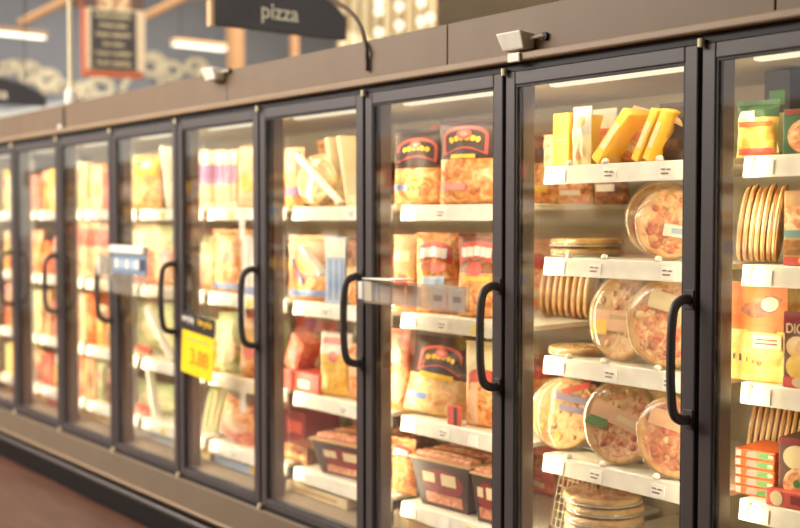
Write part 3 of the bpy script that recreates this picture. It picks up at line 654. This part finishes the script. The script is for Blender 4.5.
put('carton', 2, 1, 325, 345, 237, 'blue and white ribbed carton on the second shelf of the fourth door', 'carton', m=LBL, D=.12, yaw=6, name='blue_carton', p=[('white_top', 'rect', 0, .84, .98, .28, WHT), ('blue_rib', 'rect', -.25, .36, .16, .6, BLU), ('blue_rib', 'rect', .08, .36, .16, .6, BLU), ('blue_rib', 'rect', .36, .36, .12, .6, BLU)])
put('pouch', 2, 1, 343, 362, 240, 'brown and peach bag at the right end of the second shelf of the fourth door', 'frozen snack', m=(FOR, FBR), split=.2, name='snack_bag', p=[('pale_label', 'rect', 0, .5, .6, .14, CRE)])
put('carton', 2, 2, 281, 318, 372, 'flat red carton under the pointed cartons on the third shelf of the fourth door', 'carton', Y=.17, m=RED, D=.2, name='low_carton', p=[('white_print', 'rect', .1, .4, .3, .4, CRE)])
slant(283, .2, .10, .16, 28, 'pink pointed carton leaning right on the third shelf of the fourth door', 2, 2, FRD, .1, .06, 'slanted_carton', (PNK,))
put('carton', 2, 2, 302, 318, 336, 'tan carton with a red edge behind the yellow bag', 'carton', Y=.40, m=TAN, D=.1, name='tan_carton', p=[('red_edge', 'rect', -.36, .5, .2, .98, RED), ('white_top', 'rect', .2, .92, .5, .1, WHT)])
put('pouch', 2, 2, 315, 346, 336, 'bright yellow bag with a white and red header on the third shelf of the fourth door', 'frozen snack', Y=.18, m=(FYE, WHT), split=.36, yaw=14, name='snack_bag', p=[('red_header', 'rect', 0, .92, .7, .1, PNK), ('mauve_oval', 'oval', .06, .66, .36, .18, PNK)])
put('pouch', 2, 2, 342, 366, 348, 'peach bag partly hidden behind the handle of the fourth door', 'frozen snack', Y=.2, m=(FOR,), name='snack_bag', p=[('pink_print', 'oval', 0, .6, .5, .3, PEA)])
put('carton', 2, 3, 283, 304, 411, 'dark red carton standing at the left of the fourth shelf of the fourth door', 'carton', Y=.34, m=DRED, D=.2, name='red_carton', p=[('red_print', 'rect', 0, .6, .7, .3, RED)])
put('carton', 2, 3, 282, 306, 445, 'brown orange carton lying left of the tray behind the fourth door', 'carton', Y=.2, m=FBR, D=.12, name='brown_carton', p=[('orange_band', 'rect', 0, .4, .9, .3, FOR)])
put('tray', 2, 3, 308, 372, 0, 'dark tapered food tray alone on the fourth shelf of the fourth door', 'food tray', Y=.17, yaw=8, H=.15, D=.28)
put('carton', 2, 4, 284, 345, 0, 'flat cream carton on the case floor behind the fourth door', 'carton', Y=.16, m=CRE, D=.4, H=.045, name='low_carton', p=[('tan_line', 'rect', 0, .5, .7, .3, TAN)])

# ===== bay 3 (yellow tag door)
O6 = ['first', 'second', 'third', 'fourth', 'fifth', 'sixth']
for i in range(6):
    put('carton', 3, 0, 196 + 7 * i, 202.4 + 7 * i, 150, O6[i] + ' from the left of the six purple banded slim cartons on the top shelf', 'carton', m=CRE, D=.2, name='slim_carton', group='purple banded slim cartons', p=[('purple_band', 'rect', 0, .58, .98, .34, PUR), ('mauve_foot', 'rect', 0, .25, .9, .3, TAN), ('white_top', 'rect', 0, .88, .8, .16, WHT)])
put('pouch', 3, 0, 234, 258, 148, 'pale cream bag leaning right of the purple banded cartons', 'frozen snack', m=(CRE, PEA), split=.5, name='snack_bag', yaw=10, p=[('pale_print', 'oval', 0, .4, .6, .3, FYE)])
put('pouch', 3, 1, 194, 213, 238, 'peach bag left of the arched orange bag behind the yellow tag door', 'frozen snack', Y=.24, m=(PEA, FGR), split=.3, name='snack_bag', p=[('white_label', 'rect', 0, .6, .7, .2, CRE)])
put('pouch', 3, 1, 205, 244, 232, 'arched orange bag with a blue foot band behind the yellow tag door', 'frozen snack', m=(FOR,), yaw=10, name='snack_bag', p=[('blue_foot', 'rect', 0, .1, .8, .1, BLU), ('pale_arch', 'arch', 0, .66, .5, .4, PEA), ('red_print', 'oval', 0, .6, .2, .16, PNK)])
put('carton', 3, 1, 241, 258, 236, 'white and grey ribbed carton right of the arched orange bag', 'carton', m=GRY, D=.15, name='grey_carton', p=[('white_rib', 'rect', -.25, .5, .2, .9, WHT), ('white_rib', 'rect', .2, .5, .2, .9, WHT), ('blue_foot', 'rect', 0, .08, .98, .12, BLU)])
put('pouch', 3, 2, 196, 216, 322, 'peach bag behind the lower half of the yellow sale tag', 'frozen snack', m=(FOR, PGR), split=.4, name='snack_bag', p=[('white_label', 'rect', 0, .7, .7, .14, CRE)])
put('pouch', 3, 2, 212, 238, 316, 'green and peach bag right of the yellow sale tag', 'frozen snack', m=(FGR, PGR), split=.3, yaw=10, name='snack_bag', p=[('peach_oval', 'oval', 0, .4, .7, .4, PEA)])
put('pouch', 3, 2, 235, 259, 322, 'pink and tan bag at the handle side behind the yellow tag door', 'frozen snack', m=(FOR, TAN), split=.2, yaw=10, name='snack_bag', p=[('pink_print', 'oval', 0, .5, .6, .3, PNK)])
for i, px in enumerate((200, 206, 212, 218)):
    slant(px, .23, .016, .24, 22, O6[i] + ' from the left of the four leaning pale green cartons behind the yellow tag door', 3, 3, (PGR, CRE, PGR, GRY)[i], .14, nm='slim_carton', pp=(CRE,))
put('pouch', 3, 3, 210, 246, 404, 'peach and red bag in front of the leaning pale green cartons', 'frozen snack', Y=.17, m=(FRD, FOR), split=.0, yaw=10, name='snack_bag', p=[('peach_oval', 'oval', 0, .5, .7, .36, PEA)], roll=16, zoff=.01)
put('pouch', 3, 3, 244, 262, 408, 'red bag at the handle side of the lowest shelf behind the yellow tag door', 'frozen snack', Y=.32, m=(RED, FRD), split=.3, name='snack_bag', p=[('pale_print', 'oval', 0, .6, .5, .2, PEA)])
put('carton', 3, 4, 212, 262, 0, 'pale blue carton on the case floor behind the yellow tag door', 'carton', Y=.18, m=LBL, D=.3, H=.09, name='blue_carton', p=[('yellow_mark', 'oval', .3, .4, .16, .6, YEL), ('white_band', 'rect', -.1, .6, .4, .3, WHT)])
put('carton', 3, 4, 193, 208, 0, 'small cream carton on the case floor left of the pale blue one', 'carton', Y=.18, m=CRE, D=.2, H=.08, name='low_carton', p=[('yellow_mark', 'oval', .2, .5, .3, .5, YEL)])

# ===== bay 4 (blue sign door)
put('pouch', 4, 0, 126, 153, 157, 'orange bag with green and yellow top behind the door with the blue sign', 'frozen snack', m=(FOR, FYE), split=.35, yaw=8, name='snack_bag', p=[('green_label', 'rect', -.1, .86, .5, .14, GRN), ('white_patch', 'oval', .2, .85, .3, .16, LBL), ('yellow_band', 'rect', 0, .7, .9, .08, YEL)])
slant(167, .2, .02, .34, -14, 'tall white board leaning left on the top shelf of the blue sign door', 4, 0, WHT, .1, nm='pizza_board', pp=(tag_w,))  # pale streak of wrap highlight, built as a white bar
put('pouch', 4, 0, 160, 178, 168, 'peach bag at the handle side of the top shelf of the blue sign door', 'frozen snack', Y=.3, m=(PEA, FYE), split=.2, name='snack_bag', p=[('pale_label', 'rect', 0, .6, .6, .2, CRE)])
put('pouch', 4, 1, 126, 150, 226, 'pink bag at the left of the second shelf behind the blue sign', 'frozen snack', m=(FRD, CRE), split=.2, name='snack_bag', p=[('pale_label', 'rect', 0, .7, .6, .2, CRE)])
put('pouch', 4, 1, 148, 177, 228, 'peach and green bag at the right of the second shelf behind the blue sign door', 'frozen snack', m=(FOR, PGR), split=.4, name='snack_bag', p=[('pink_oval', 'oval', 0, .5, .6, .3, PNK)])
for k, n0, wh in ((2, 133, 'third'), (3, 137, 'fourth')):
    put('pouch', 4, k, 128, 178, 306 if k == 2 else 386, 'pale green bag behind the slanting highlight bar on the %s shelf of the blue sign door' % wh, 'frozen snack', Y=.3, m=(FGR, PGR), split=.3, name='snack_bag', p=[('cream_oval', 'oval', 0, .5, .6, .4, CRE)])
    t = thing('pizza_board', 'white bar for a wrap highlight slanting across the %s shelf of the blue sign door' % wh, 'pizza board', (wx(168 if k == 2 else 152, .18), .18, shelf_z(4, k) + .008), (0, math.radians(-48 if k == 2 else -18), 0))  # white bar in place of the glint on a plastic-wrapped rim
    MB().box(-.011, .011, 0, .04, 0, .40 if k == 2 else .27).build('board', WHT, t, .004); MB().box(-.008, .008, -.0012, -.0003, .02, .36 if k == 2 else .25).build('glint_strip', tag_w, t)
    put('pouch', 4, k, 128, 142, 350 if k == 2 else 408, 'red bag low at the left of the %s shelf of the blue sign door' % wh, 'frozen snack', Y=.2, m=(FRD, RED), split=.3, name='snack_bag', p=[('pale_print', 'oval', 0, .5, .5, .3, PEA)])
put('carton', 4, 4, 132, 178, 0, 'white carton on the case floor behind the blue sign door', 'carton', Y=.18, m=GRY, D=.3, H=.07, name='low_carton', p=[('blue_band', 'rect', .1, .5, .4, .4, LBL)])

# ===== second row of bags at the back of the middle bays
rb = random.Random(21)
BPAL = [('peach', (FOR, PEA)), ('red', (FRD, RED)), ('brown', (FBR, BRN)), ('orange', (FOR, FBR)), ('pale green', (FGR, PGR)), ('tan', (FBR, TAN)), ('dark topped', (FMT, DBR)), ('pink', (FRD, PNK))]
for bidx in (1, 2, 3, 4):
    for k in range(4):
        for i in range(4):
            cn, mm = BPAL[rb.randrange(8)]
            x = -BW * (bidx + 1) + .125 + .17 * i; H = rb.uniform(.19, .27)
            t = thing('snack_bag', '%s bag, %s in back row of %s shelf, %s' % (cn, ('leftmost', 'second from left', 'third from left', 'rightmost')[i], ORD[k], {1: 'ad strip door', 2: 'fourth door from right', 3: 'yellow sale tag door', 4: 'blue sign door'}[bidx]), 'frozen snack', (x, .62, shelf_z(bidx, k)), (0, 0, math.radians(rb.uniform(-6, 14))), 'back row bags behind the middle doors')
            pouch(t, .155, H, .085, mm, [('print_oval', 'oval', 0, .72, .6, .24, BPAL[rb.randrange(8)][1][1]), ('print_strip', 'rect', 0, .24, .6, .1, (WHT, YEL, CRE, RED)[rb.randrange(4)])], .25, seed=i + 9 * k)

# ===== far bays: three or four packs on every shelf
PAL = [('peach', (FOR, PEA)), ('red', (FRD, RED)), ('cream', (FYE, CRE)), ('orange', (FOR, ORA)), ('pale green', (FGR, PGR)), ('tan', (FBR, TAN)), ('yellow', (FYE, YEL)), ('pink', (FRD, PNK))]
SPAN = {5: (75, 112), 6: (29, 60), 7: (3, 18)}
rr = random.Random(5)
for bidx in (5, 6, 7):
    a, c = SPAN[bidx]
    for k in range(5):
        n = 4 if bidx == 5 else 3
        if k == 4: n = 2
        last = None
        for i in range(n):
            p0 = a + (c - a) * i / n; p1 = a + (c - a) * (i + 1) / n - .6
            ci = rr.randrange(len(PAL))
            while ci == last: ci = rr.randrange(len(PAL))
            last = ci; cn, mm = PAL[ci]
            H = rr.uniform(.2, .30) if k < 4 else .08
            if k == 0: H = rr.uniform(.22, .30)
            if k == 3: H = rr.uniform(.18, .25)
            if bidx == 5 and k == 1:
                cn, mm = 'red banded peach', None
            where = '%s, %s on the %s, %s' % (cn, ('leftmost', 'second from the left', 'third from the left', 'rightmost')[i if i < n - 1 else 3], 'case floor' if k == 4 else ORD[k] + ' shelf', BN[bidx])
            if mm is None or k == 4 or rr.random() < .3:
                put('carton', bidx, k, p0, p1, 0, 'carton, ' + where, 'carton', m=(PEA if mm is None else mm[1]), H=.34 if mm is None else H, D=.2, name='food_carton',
                    p=[('red_band', 'rect', 0, .72, .98, .3, RED), ('tan_foot', 'rect', 0, .3, .9, .4, TAN)] if mm is None else [('picture', 'oval', 0, .45, .7, .4, mm[0])])
            else:
                put('pouch', bidx, k, p0, p1, 0, 'bag, ' + where, 'frozen snack', m=mm, split=.25, H=H, yaw=6, name='snack_bag', p=[('print_oval', 'oval', 0, .72, .6, .2, PAL[(ci + 3) % 8][1][1])])

# ------------------------------------------------------------------ things on the doors and header
# clear ad strip on door 1
t = thing('ad_strip_holder', 'clear plastic ad strip holder clipped across the third door from the right', 'sign holder', (-1.475, -.03, 1.232), (0, 0, math.radians(-2)))
MB().box(0, .60, -.012, -.009, 0, .085).build('clear_front', acrylic, t)
MB().box(0, .60, .006, .009, 0, .085).build('clear_back', acrylic, t)
MB().box(0, .60, -.0085, .0055, -.004, -.001).build('base_strip', acrylic, t)
MB().add([(0, -.012, .086), (.30, -.10, .094), (.30, .006, .094), (0, .009, .086), (0, -.012, .090), (.30, -.10, .099), (.30, .006, .099), (0, .009, .090)], [(0, 3, 2, 1), (4, 5, 6, 7), (0, 1, 5, 4), (2, 3, 7, 6), (0, 4, 7, 3), (1, 2, 6, 5)]).build('white_top_flap', white_m, t, .001)
PALE = clear('printed_film', (.86, .84, .86), .05, .4, 3.0, .15, (240, 232, 226), .35)
for i, (x0, x1, m) in enumerate(((.005, .05, WHT), (.075, .095, BLU), (.105, .165, PALE), (.185, .255, PALE), (.27, .36, PALE), (.40, .49, PALE), (.505, .59, PALE))):
    o = MB().box(x0, x1, -.006, -.004, .006, .076).build('ad_card', m, t)
    if i > 4: MB().box(x0 + .025, x1 - .02, -.0072, -.0062, .03, .05).build('dark_print', BRN, o)
MB().box(-.03, .0, -.012, .025, .01, .075).build('clip', white_m, t, .003)
# yellow sale tag on door 3
t = thing('sale_tag', 'yellow sale tag with a black header hung on a freezer door', 'sale tag', (-2.835, -.012, .80), (0, math.radians(4.5), 0))
MB().box(-.155, .155, 0, .003, .0, .205).build('yellow_card', R_('bright_yellow_card', (255, 214, 30)), t)
MB().box(-.160, .160, -.002, .004, .2055, .29).build('black_header', BLK, t)
text_mesh('lettering', 'everyday', .050, R_('pale_lettering', (236, 232, 220)), t, (-.154, -.0036, .262), FRONT, 'LEFT').scale.x = .66
text_mesh('lettering', 'low price', .050, YEL, t, (.002, -.0036, .262), FRONT, 'LEFT').scale.x = .72
text_mesh('price', '3.88', .105, R_('orange_red_print', (246, 150, 40)), t, (.02, -.0016, .085), FRONT)
MB().box(-.11, .11, -.0012, -.0002, .165, .172).build('small_print', TAN, t)
# small sign holder on door 4
t = thing('shelf_sign', 'small blue and white plastic sign clamped beside a far freezer door handle', 'sign', (-3.79, -.05, 1.215), (0, 0, math.radians(-3)))
MB().box(-.03, .17, -.02, -.012, .0, .14).build('grey_clear_end', acrylic, t, .002)
MB().box(.17, .62, -.02, -.012, .045, .15).build('blue_panel', R_('dull_blue_panel', (120, 140, 160)), t, .002)
MB().box(.15, .60, -.03, .0, .1505, .19).build('white_top', white_m, t, .004)
MB().box(.15, .62, -.02, -.012, -.06, .0445).build('clear_lower', acrylic, t, .002)
for i, x in enumerate((.21, .28, .35, .42, .48)): MB().box(x, x + .045, -.0215, -.0205, .075, .12).build('pale_print', LBL if i % 2 else WHT, t)
MB().box(.54, .61, -.0215, -.0205, .07, .125).build('dark_end', R_('navy_print', (60, 70, 96)), t)
MB().box(-.03, .0, -.03, .045, .03, .12).build('clamp', white_m, t, .003)
# white devices on the header
def device(x, z, lab):
    t = thing('header_sensor', lab, 'sensor', (x, .007, z), (0, 0, 0), 'white boxes on the case header')
    MB().add([(-.042, -.001, 0), (.075, -.001, 0), (.075, -.062, .0), (-.042, -.062, .0), (-.06, -.001, .055), (.08, -.001, .055), (.08, -.085, .062), (-.06, -.085, .062)], [(0, 1, 2, 3), (7, 6, 5, 4), (3, 2, 6, 7), (1, 0, 4, 5), (0, 3, 7, 4), (2, 1, 5, 6)]).build('housing', white_m, t, .006)
    MB().tube([(.08, -.03, .035), (.125, -.02, .04), (.135, -.002, .04)], .006, 8).build('arm', white_m, t)
    MB().tube([(.137, -.001, .04), (.137, -.012, .04)], .014, 12).build('arm_socket', gap_m, t)
    t.scale = (.8, .8, .9)
    return t
device(-.69, 2.068, 'white angled sensor box on the case header above the near door gap')
device(-2.64, 2.162, 'white sensor box on the case header below the left end of the pizza sign')
o = MB().box(-.706, -.652, -.039, -.0305, 2.031, 2.06).build('white_clip', white_m, None, .003); tag(o, 'small white clip on the header trim right under the near sensor box', 'clip')
# power cord from above
P = catmull([(wx(px, Y), Y, wz(py, wx(px, Y), Y)) for px, py, Y in ((300, -14, .36), (318, -7, .30), (334, 1, .22), (350, 11, .13), (361, 26, .05), (366, 46, -.003), (367, 60, -.003), (367, 71, -.003))], 6)
P = [(P[0].x - .3, .4, ZC - .004), (P[0].x - .12, .38, P[0].z + .25)] + P
tag(MB().tube(P, .0085, 8).build('extension_lead', R_('dark_cord', (92, 78, 66))), 'dark power cord curving down onto the case header right of the pizza sign', 'cord')
# white power pole
t = thing('power_pole', 'slim cream power pole rising from the case header left of the aisle number sign', 'pole', (-4.47, .05, 2.062))
MB().tube([(0, .0, .10), (0, .0, ZC - 2.064)], .014, 12).build('pole', cream_m, t)
MB().lathe([(.0001, 0), (.02, 0), (.034, .02), (.036, .07), (.034, .11), (.02, .14), (.0001, .141)], 16, c=(0, 0, .10)).build('junction_cover', white_m, t)
MB().box(-.014, .014, -.047, -.044, 0, .12).build('cable_cover', gap_m, t)
MB().lathe([(.0001, 0), (.018, 0), (.018, .02), (.0001, .02)], 10, c=(.0, -.06, .0)).build('cable_end', white_m, t)

# ------------------------------------------------------------------ hanging signs
def arch_sign(xc, yc, zb, W, hs, hc, lab):
    t = thing('hanging_sign', lab, 'sign', (xc, yc, zb), (0, 0, PI / 2), 'black arched pizza signs')
    n = 16; top = [(W / 2 - W * k / n, hs + (hc - hs) * math.sin(PI * k / n) ** .9) for k in range(n + 1)]
    P = [(-W / 2, 0), (W / 2, 0)] + top; m = len(P)
    vs = [(a, -.02, b) for a, b in P] + [(a, .02, b) for a, b in P]
    MB().add(vs, [tuple(range(m)), tuple(range(2 * m - 1, m - 1, -1))] + [(i, i + m, (i + 1) % m + m, (i + 1) % m) for i in range(m)]).build('sign_board', R_('charcoal_sign_face', (50, 46, 52), .5), t)
    text_mesh('lettering', 'pizza', .108, R_('cream_lettering', (238, 232, 208)), t, (-.02, -.0215, hs * .45 + .04), FRONT)
    MB().box(-W / 2 - .02, -W / 2 - .001, -.02, .02, -.01, hs).build('edge_post', TAN, t)
    for s in (-1, 1): MB().tube([(s * W * .3, 0, hs + .02), (s * W * .3, 0, ZC - zb - .004)], .003, 6).build('hanger_wire', gap_m, t)
    return t
arch_sign(-2.75, .41, 2.435, .74, .11, .27, 'black arched pizza sign hanging over the middle of the freezer case').children
arch_sign(-6.25, .20, 2.365, .74, .065, .18, 'black arched pizza sign cut off by the left edge of the photo')
# aisle number sign
t = thing('aisle_sign', 'orange and black aisle sign numbered 32 with a list of frozen foods', 'sign', (-8.0, 1.88, 2.86), (0, 0, math.radians(74)))
MB().box(-.28, .27, .03, .09, 0, 1.1).build('orange_backing', R_('orange_sign_panel', (226, 112, 66)), t, .004)
MB().box(-.245, .29, -.012, .026, .055, .62).build('cream_frame', R_('cream_sign_frame', (226, 204, 172)), t, .004)
MB().box(-.205, .21, -.016, -.0125, .065, .60).build('black_list_panel', BLK, t)
MB().box(-.27, .28, -.005, .025, .625, 1.1).build('brown_top_panel', R_('brown_sign_top', (92, 66, 60)), t, .003)
MB().box(-.14, .16, -.014, -.006, .625, .95).build('number_panel', R_('tan_sign_panel', (190, 146, 104)), t, .003)
text_mesh('number', '32', .30, CRE, t, (.01, -.0155, .69), FRONT)
for i, s in enumerate(('frozen breakfast', 'frozen pizza', 'frozen desserts', 'ice cream', 'frozen novelties', 'frozen toppings')):
    text_mesh('lettering', s, .062, CRE, t, (.0, -.0175, .555 - .086 * i), FRONT).scale.x = .8
for s in (-1, 1): MB().tube([(s * .2, .06, 1.1), (s * .2, .06, ZC - 2.864)], .004, 6).build('hanger_wire', gap_m, t)

# slatted cream screen and globe lamps above the case, right of the pizza sign
def along(px, d): a = alpha(px); return CX - d * math.cos(a), CY + d * math.sin(a)
xa, ya = along(338, 13.0); xb, yb = along(436, 13.0)
dx, dy = xb - xa, yb - ya; L = math.hypot(dx, dy); ang = math.atan2(dy, dx)
t = thing('slatted_screen', 'tall cream slatted screen standing behind the freezer case right of the pizza sign', 'screen', ((xa + xb) / 2, (ya + yb) / 2, 0), (0, 0, ang))
MB().box(-L / 2, L / 2, .03, .06, 0, 4.6).build('backing', R_('tan_screen_backing', (196, 166, 116)), t)
n = 9
for i in range(n):
    x = -L / 2 + L * (i + .5) / n; w = L / n * (.36 if i % 3 else .26)
    MB().box(x - w, x + w, -.02 - .01 * (i % 2), .029, 0, 4.6).build('slat', cream_m, t, .01)
k = 0
for px, ys, d in ((379, (2, 11, 32), 12.2), (399.5, (6, 25), 12.0), (421, (2, 21), 11.8), (430, (17,), 12.3)):
    x, y = along(px, d)
    for q, py in enumerate(ys):
        z = wz(py, x, y); k += 1
        g = thing('globe_lamp', 'round globe lamp, %s on the %s cord right of the pizza sign' % (('lowest', 'second from the bottom', 'third from the bottom')[len(ys) - 1 - q], {379: 'leftmost', 399.5: 'second', 421: 'third', 430: 'rightmost short'}[px]), 'lamp', (x, y, z), (0, 0, 0), 'globe lamps in front of the slatted screen')
        MB().lathe([(.05 * math.sin(PI * i / 10) + .0001, -.05 * math.cos(PI * i / 10)) for i in range(11)], 16).build('globe', globe_m, g)
        MB().lathe([(.0001, .047), (.022, .047), (.018, .07), (.0001, .071)], 10).build('socket', gap_m, g)
        if q == 0: MB().tube([(0, 0, .07), (0, 0, ZC - z - .004)], .005, 6).build('cord', gap_m, g)
        else: MB().tube([(0, 0, .07), (0, 0, wz(ys[q - 1], x, y) - z - .055)], .005, 6).build('cord', gap_m, g)

# ------------------------------------------------------------------ shelving across the aisle (mirrored in the door glass)
gy = -3.85
t = thing('store_shelving', 'long dark shelving across the aisle, seen only mirrored in the door glass', 'shelving', (0, gy, 0))
sh_dark = R_('dark_shelving', (110, 98, 92)); 
MB().box(-16, 1.0, -.62, -.56, 0, 2.3).build('back_board', sh_dark, t)
MB().box(-16, 1.0, -.56, .02, 0, .12).build('plinth', sh_dark, t)
MB().box(-16, 1.0, -.56, .0, 2.06, 2.3).build('top_panel', sh_dark, t)
ZS = [.36, .66, .96, 1.26, 1.54, 1.82]
for z in ZS:
    o = MB().box(-16, 1.0, -.56, .0, z - .03, z).build('shelf_board', sh_dark, t)
    MB().box(-16, 1.0, .001, .012, z - .04, z + .004).build('price_rail', R_('grey_price_rail', (190, 182, 168)), o)
boxes = []
for i, (w, h, m1, m2) in enumerate(((.26, .2, RED, CRE), (.34, .22, TAN, WHT), (.2, .24, BRN, PNK), (.3, .18, CRE, BLU), (.24, .21, DRED, YEL), (.38, .2, TAN, BRN))):
    g = MB().box(-w / 2, w / 2, -.3, 0, 0, h).box(-w * .4, w * .4, .0003, .001, h * .2, h * .75, 1)
    o = g.build('grocery_box', [m1, m2]); boxes.append((w, h, o, [False]))
rr = random.Random(11)
for z in [.12] + ZS[:-1] + [ZS[-1]]:
    x = -15.8
    while x < .8:
        w, h, o, u = rr.choice(boxes); w += .05 + (rr.random() < .2) * .2
        if x + w > .95: break
        c = o if not u[0] else o.copy()
        if u[0]: COL.objects.link(c)
        u[0] = True; c.location = (x + w / 2, gy - .03, z); c.scale = (1, 1, min(1, .24 / h))
        tag(c, 'grocery box on the shelving across the aisle, seen mirrored in the glass', 'box', 'grocery boxes across the aisle'); x += w * 1.35 if rr.random() < .5 else w

# ------------------------------------------------------------------ light
w = bpy.data.worlds.new('store_air'); w.use_nodes = True; scene.world = w
w.node_tree.nodes['Background'].inputs[0].default_value = (1, .93, .85, 1); w.node_tree.nodes['Background'].inputs[1].default_value = .1
def area(name, loc, size, sy, e, col, target):
    l = bpy.data.lights.new(name, 'AREA'); l.shape = 'RECTANGLE'; l.size = size; l.size_y = sy; l.energy = e; l.color = col
    o = bpy.data.objects.new(name, l); COL.objects.link(o); o.location = loc
    o.rotation_euler = (Vector(target) - Vector(loc)).to_track_quat('-Z', 'Y').to_euler(); return o
area('hall_fill', (-12, 5, 5.0), 8, 8, 420, (1, .95, .88), (-14, 5, 0))
area('hall_fill', (-5, 9, 5.0), 8, 6, 420, (1, .86, .66), (-6, 10, 0))
area('hall_fill', (-9, -6.5, 5.0), 10, 3, 1500, (1, .95, .88), (-9, -6, 0))  # fill that brightens the wall mirrored in the door glass
area('aisle_fill', (-3.4, -3.3, 3.5), 4.5, .8, 150, (1, .88, .74), (-3.2, .2, 1.1))  # front fill added for the goods, in place of ceiling bounce
area('hall_fill', (4, 3.5, 4.6), 4, 4, 320, (1, .93, .82), (-6, 2, 2.4))  # added fill for the faces of the hanging signs
area('hall_fill', (-5, 1.5, 5.2), 4, 3, 200, (1, .92, .78), (-8.5, 5.5, 2))  # added to brighten the slatted screen, no fixture behind it
area('aisle_fill', (-7, -2.3, 4.2), 12, .4, 420, (1, .92, .82), (-7, -3.8, 1.2))  # added so the mirrored shelving shows brighter
area('hall_fill', (-13.5, 5, 4.9), 3, 10, 260, (1, .95, .86), (-17, 5, 3.2))  # fill added to lighten the end wall and its pale band
area('ceiling_wash', (-4, 9, 3.6), 8, 5, 700, (1, .82, .6), (-5, 10, 5.6))  # added uplight that brightens the ceiling, no fixture modelled

# ------------------------------------------------------------------ camera
cd = bpy.data.cameras.new('camera'); cam = bpy.data.objects.new('camera', cd); COL.objects.link(cam)
cd.sensor_width = 36; cd.lens = F * 36 / 800
cam.location = (CX, CY, CZ); cam.rotation_euler = (PI / 2 - PITCH, 0, PI / 2 - YAW)
cd.clip_start = .05; cd.clip_end = 100
cd.dof.use_dof = True; cd.dof.focus_distance = 3.3; cd.dof.aperture_fstop = 1.5
scene.camera = cam
vs = scene.view_settings; vs.view_transform = 'Standard'; vs.look = 'None'; vs.exposure = -0.22; vs.gamma = 1.0; vs.use_curve_mapping = False
scene.cycles.max_bounces = 10; scene.cycles.transparent_max_bounces = 24; scene.cycles.sample_clamp_indirect = 6
scene.cycles.use_denoising = True
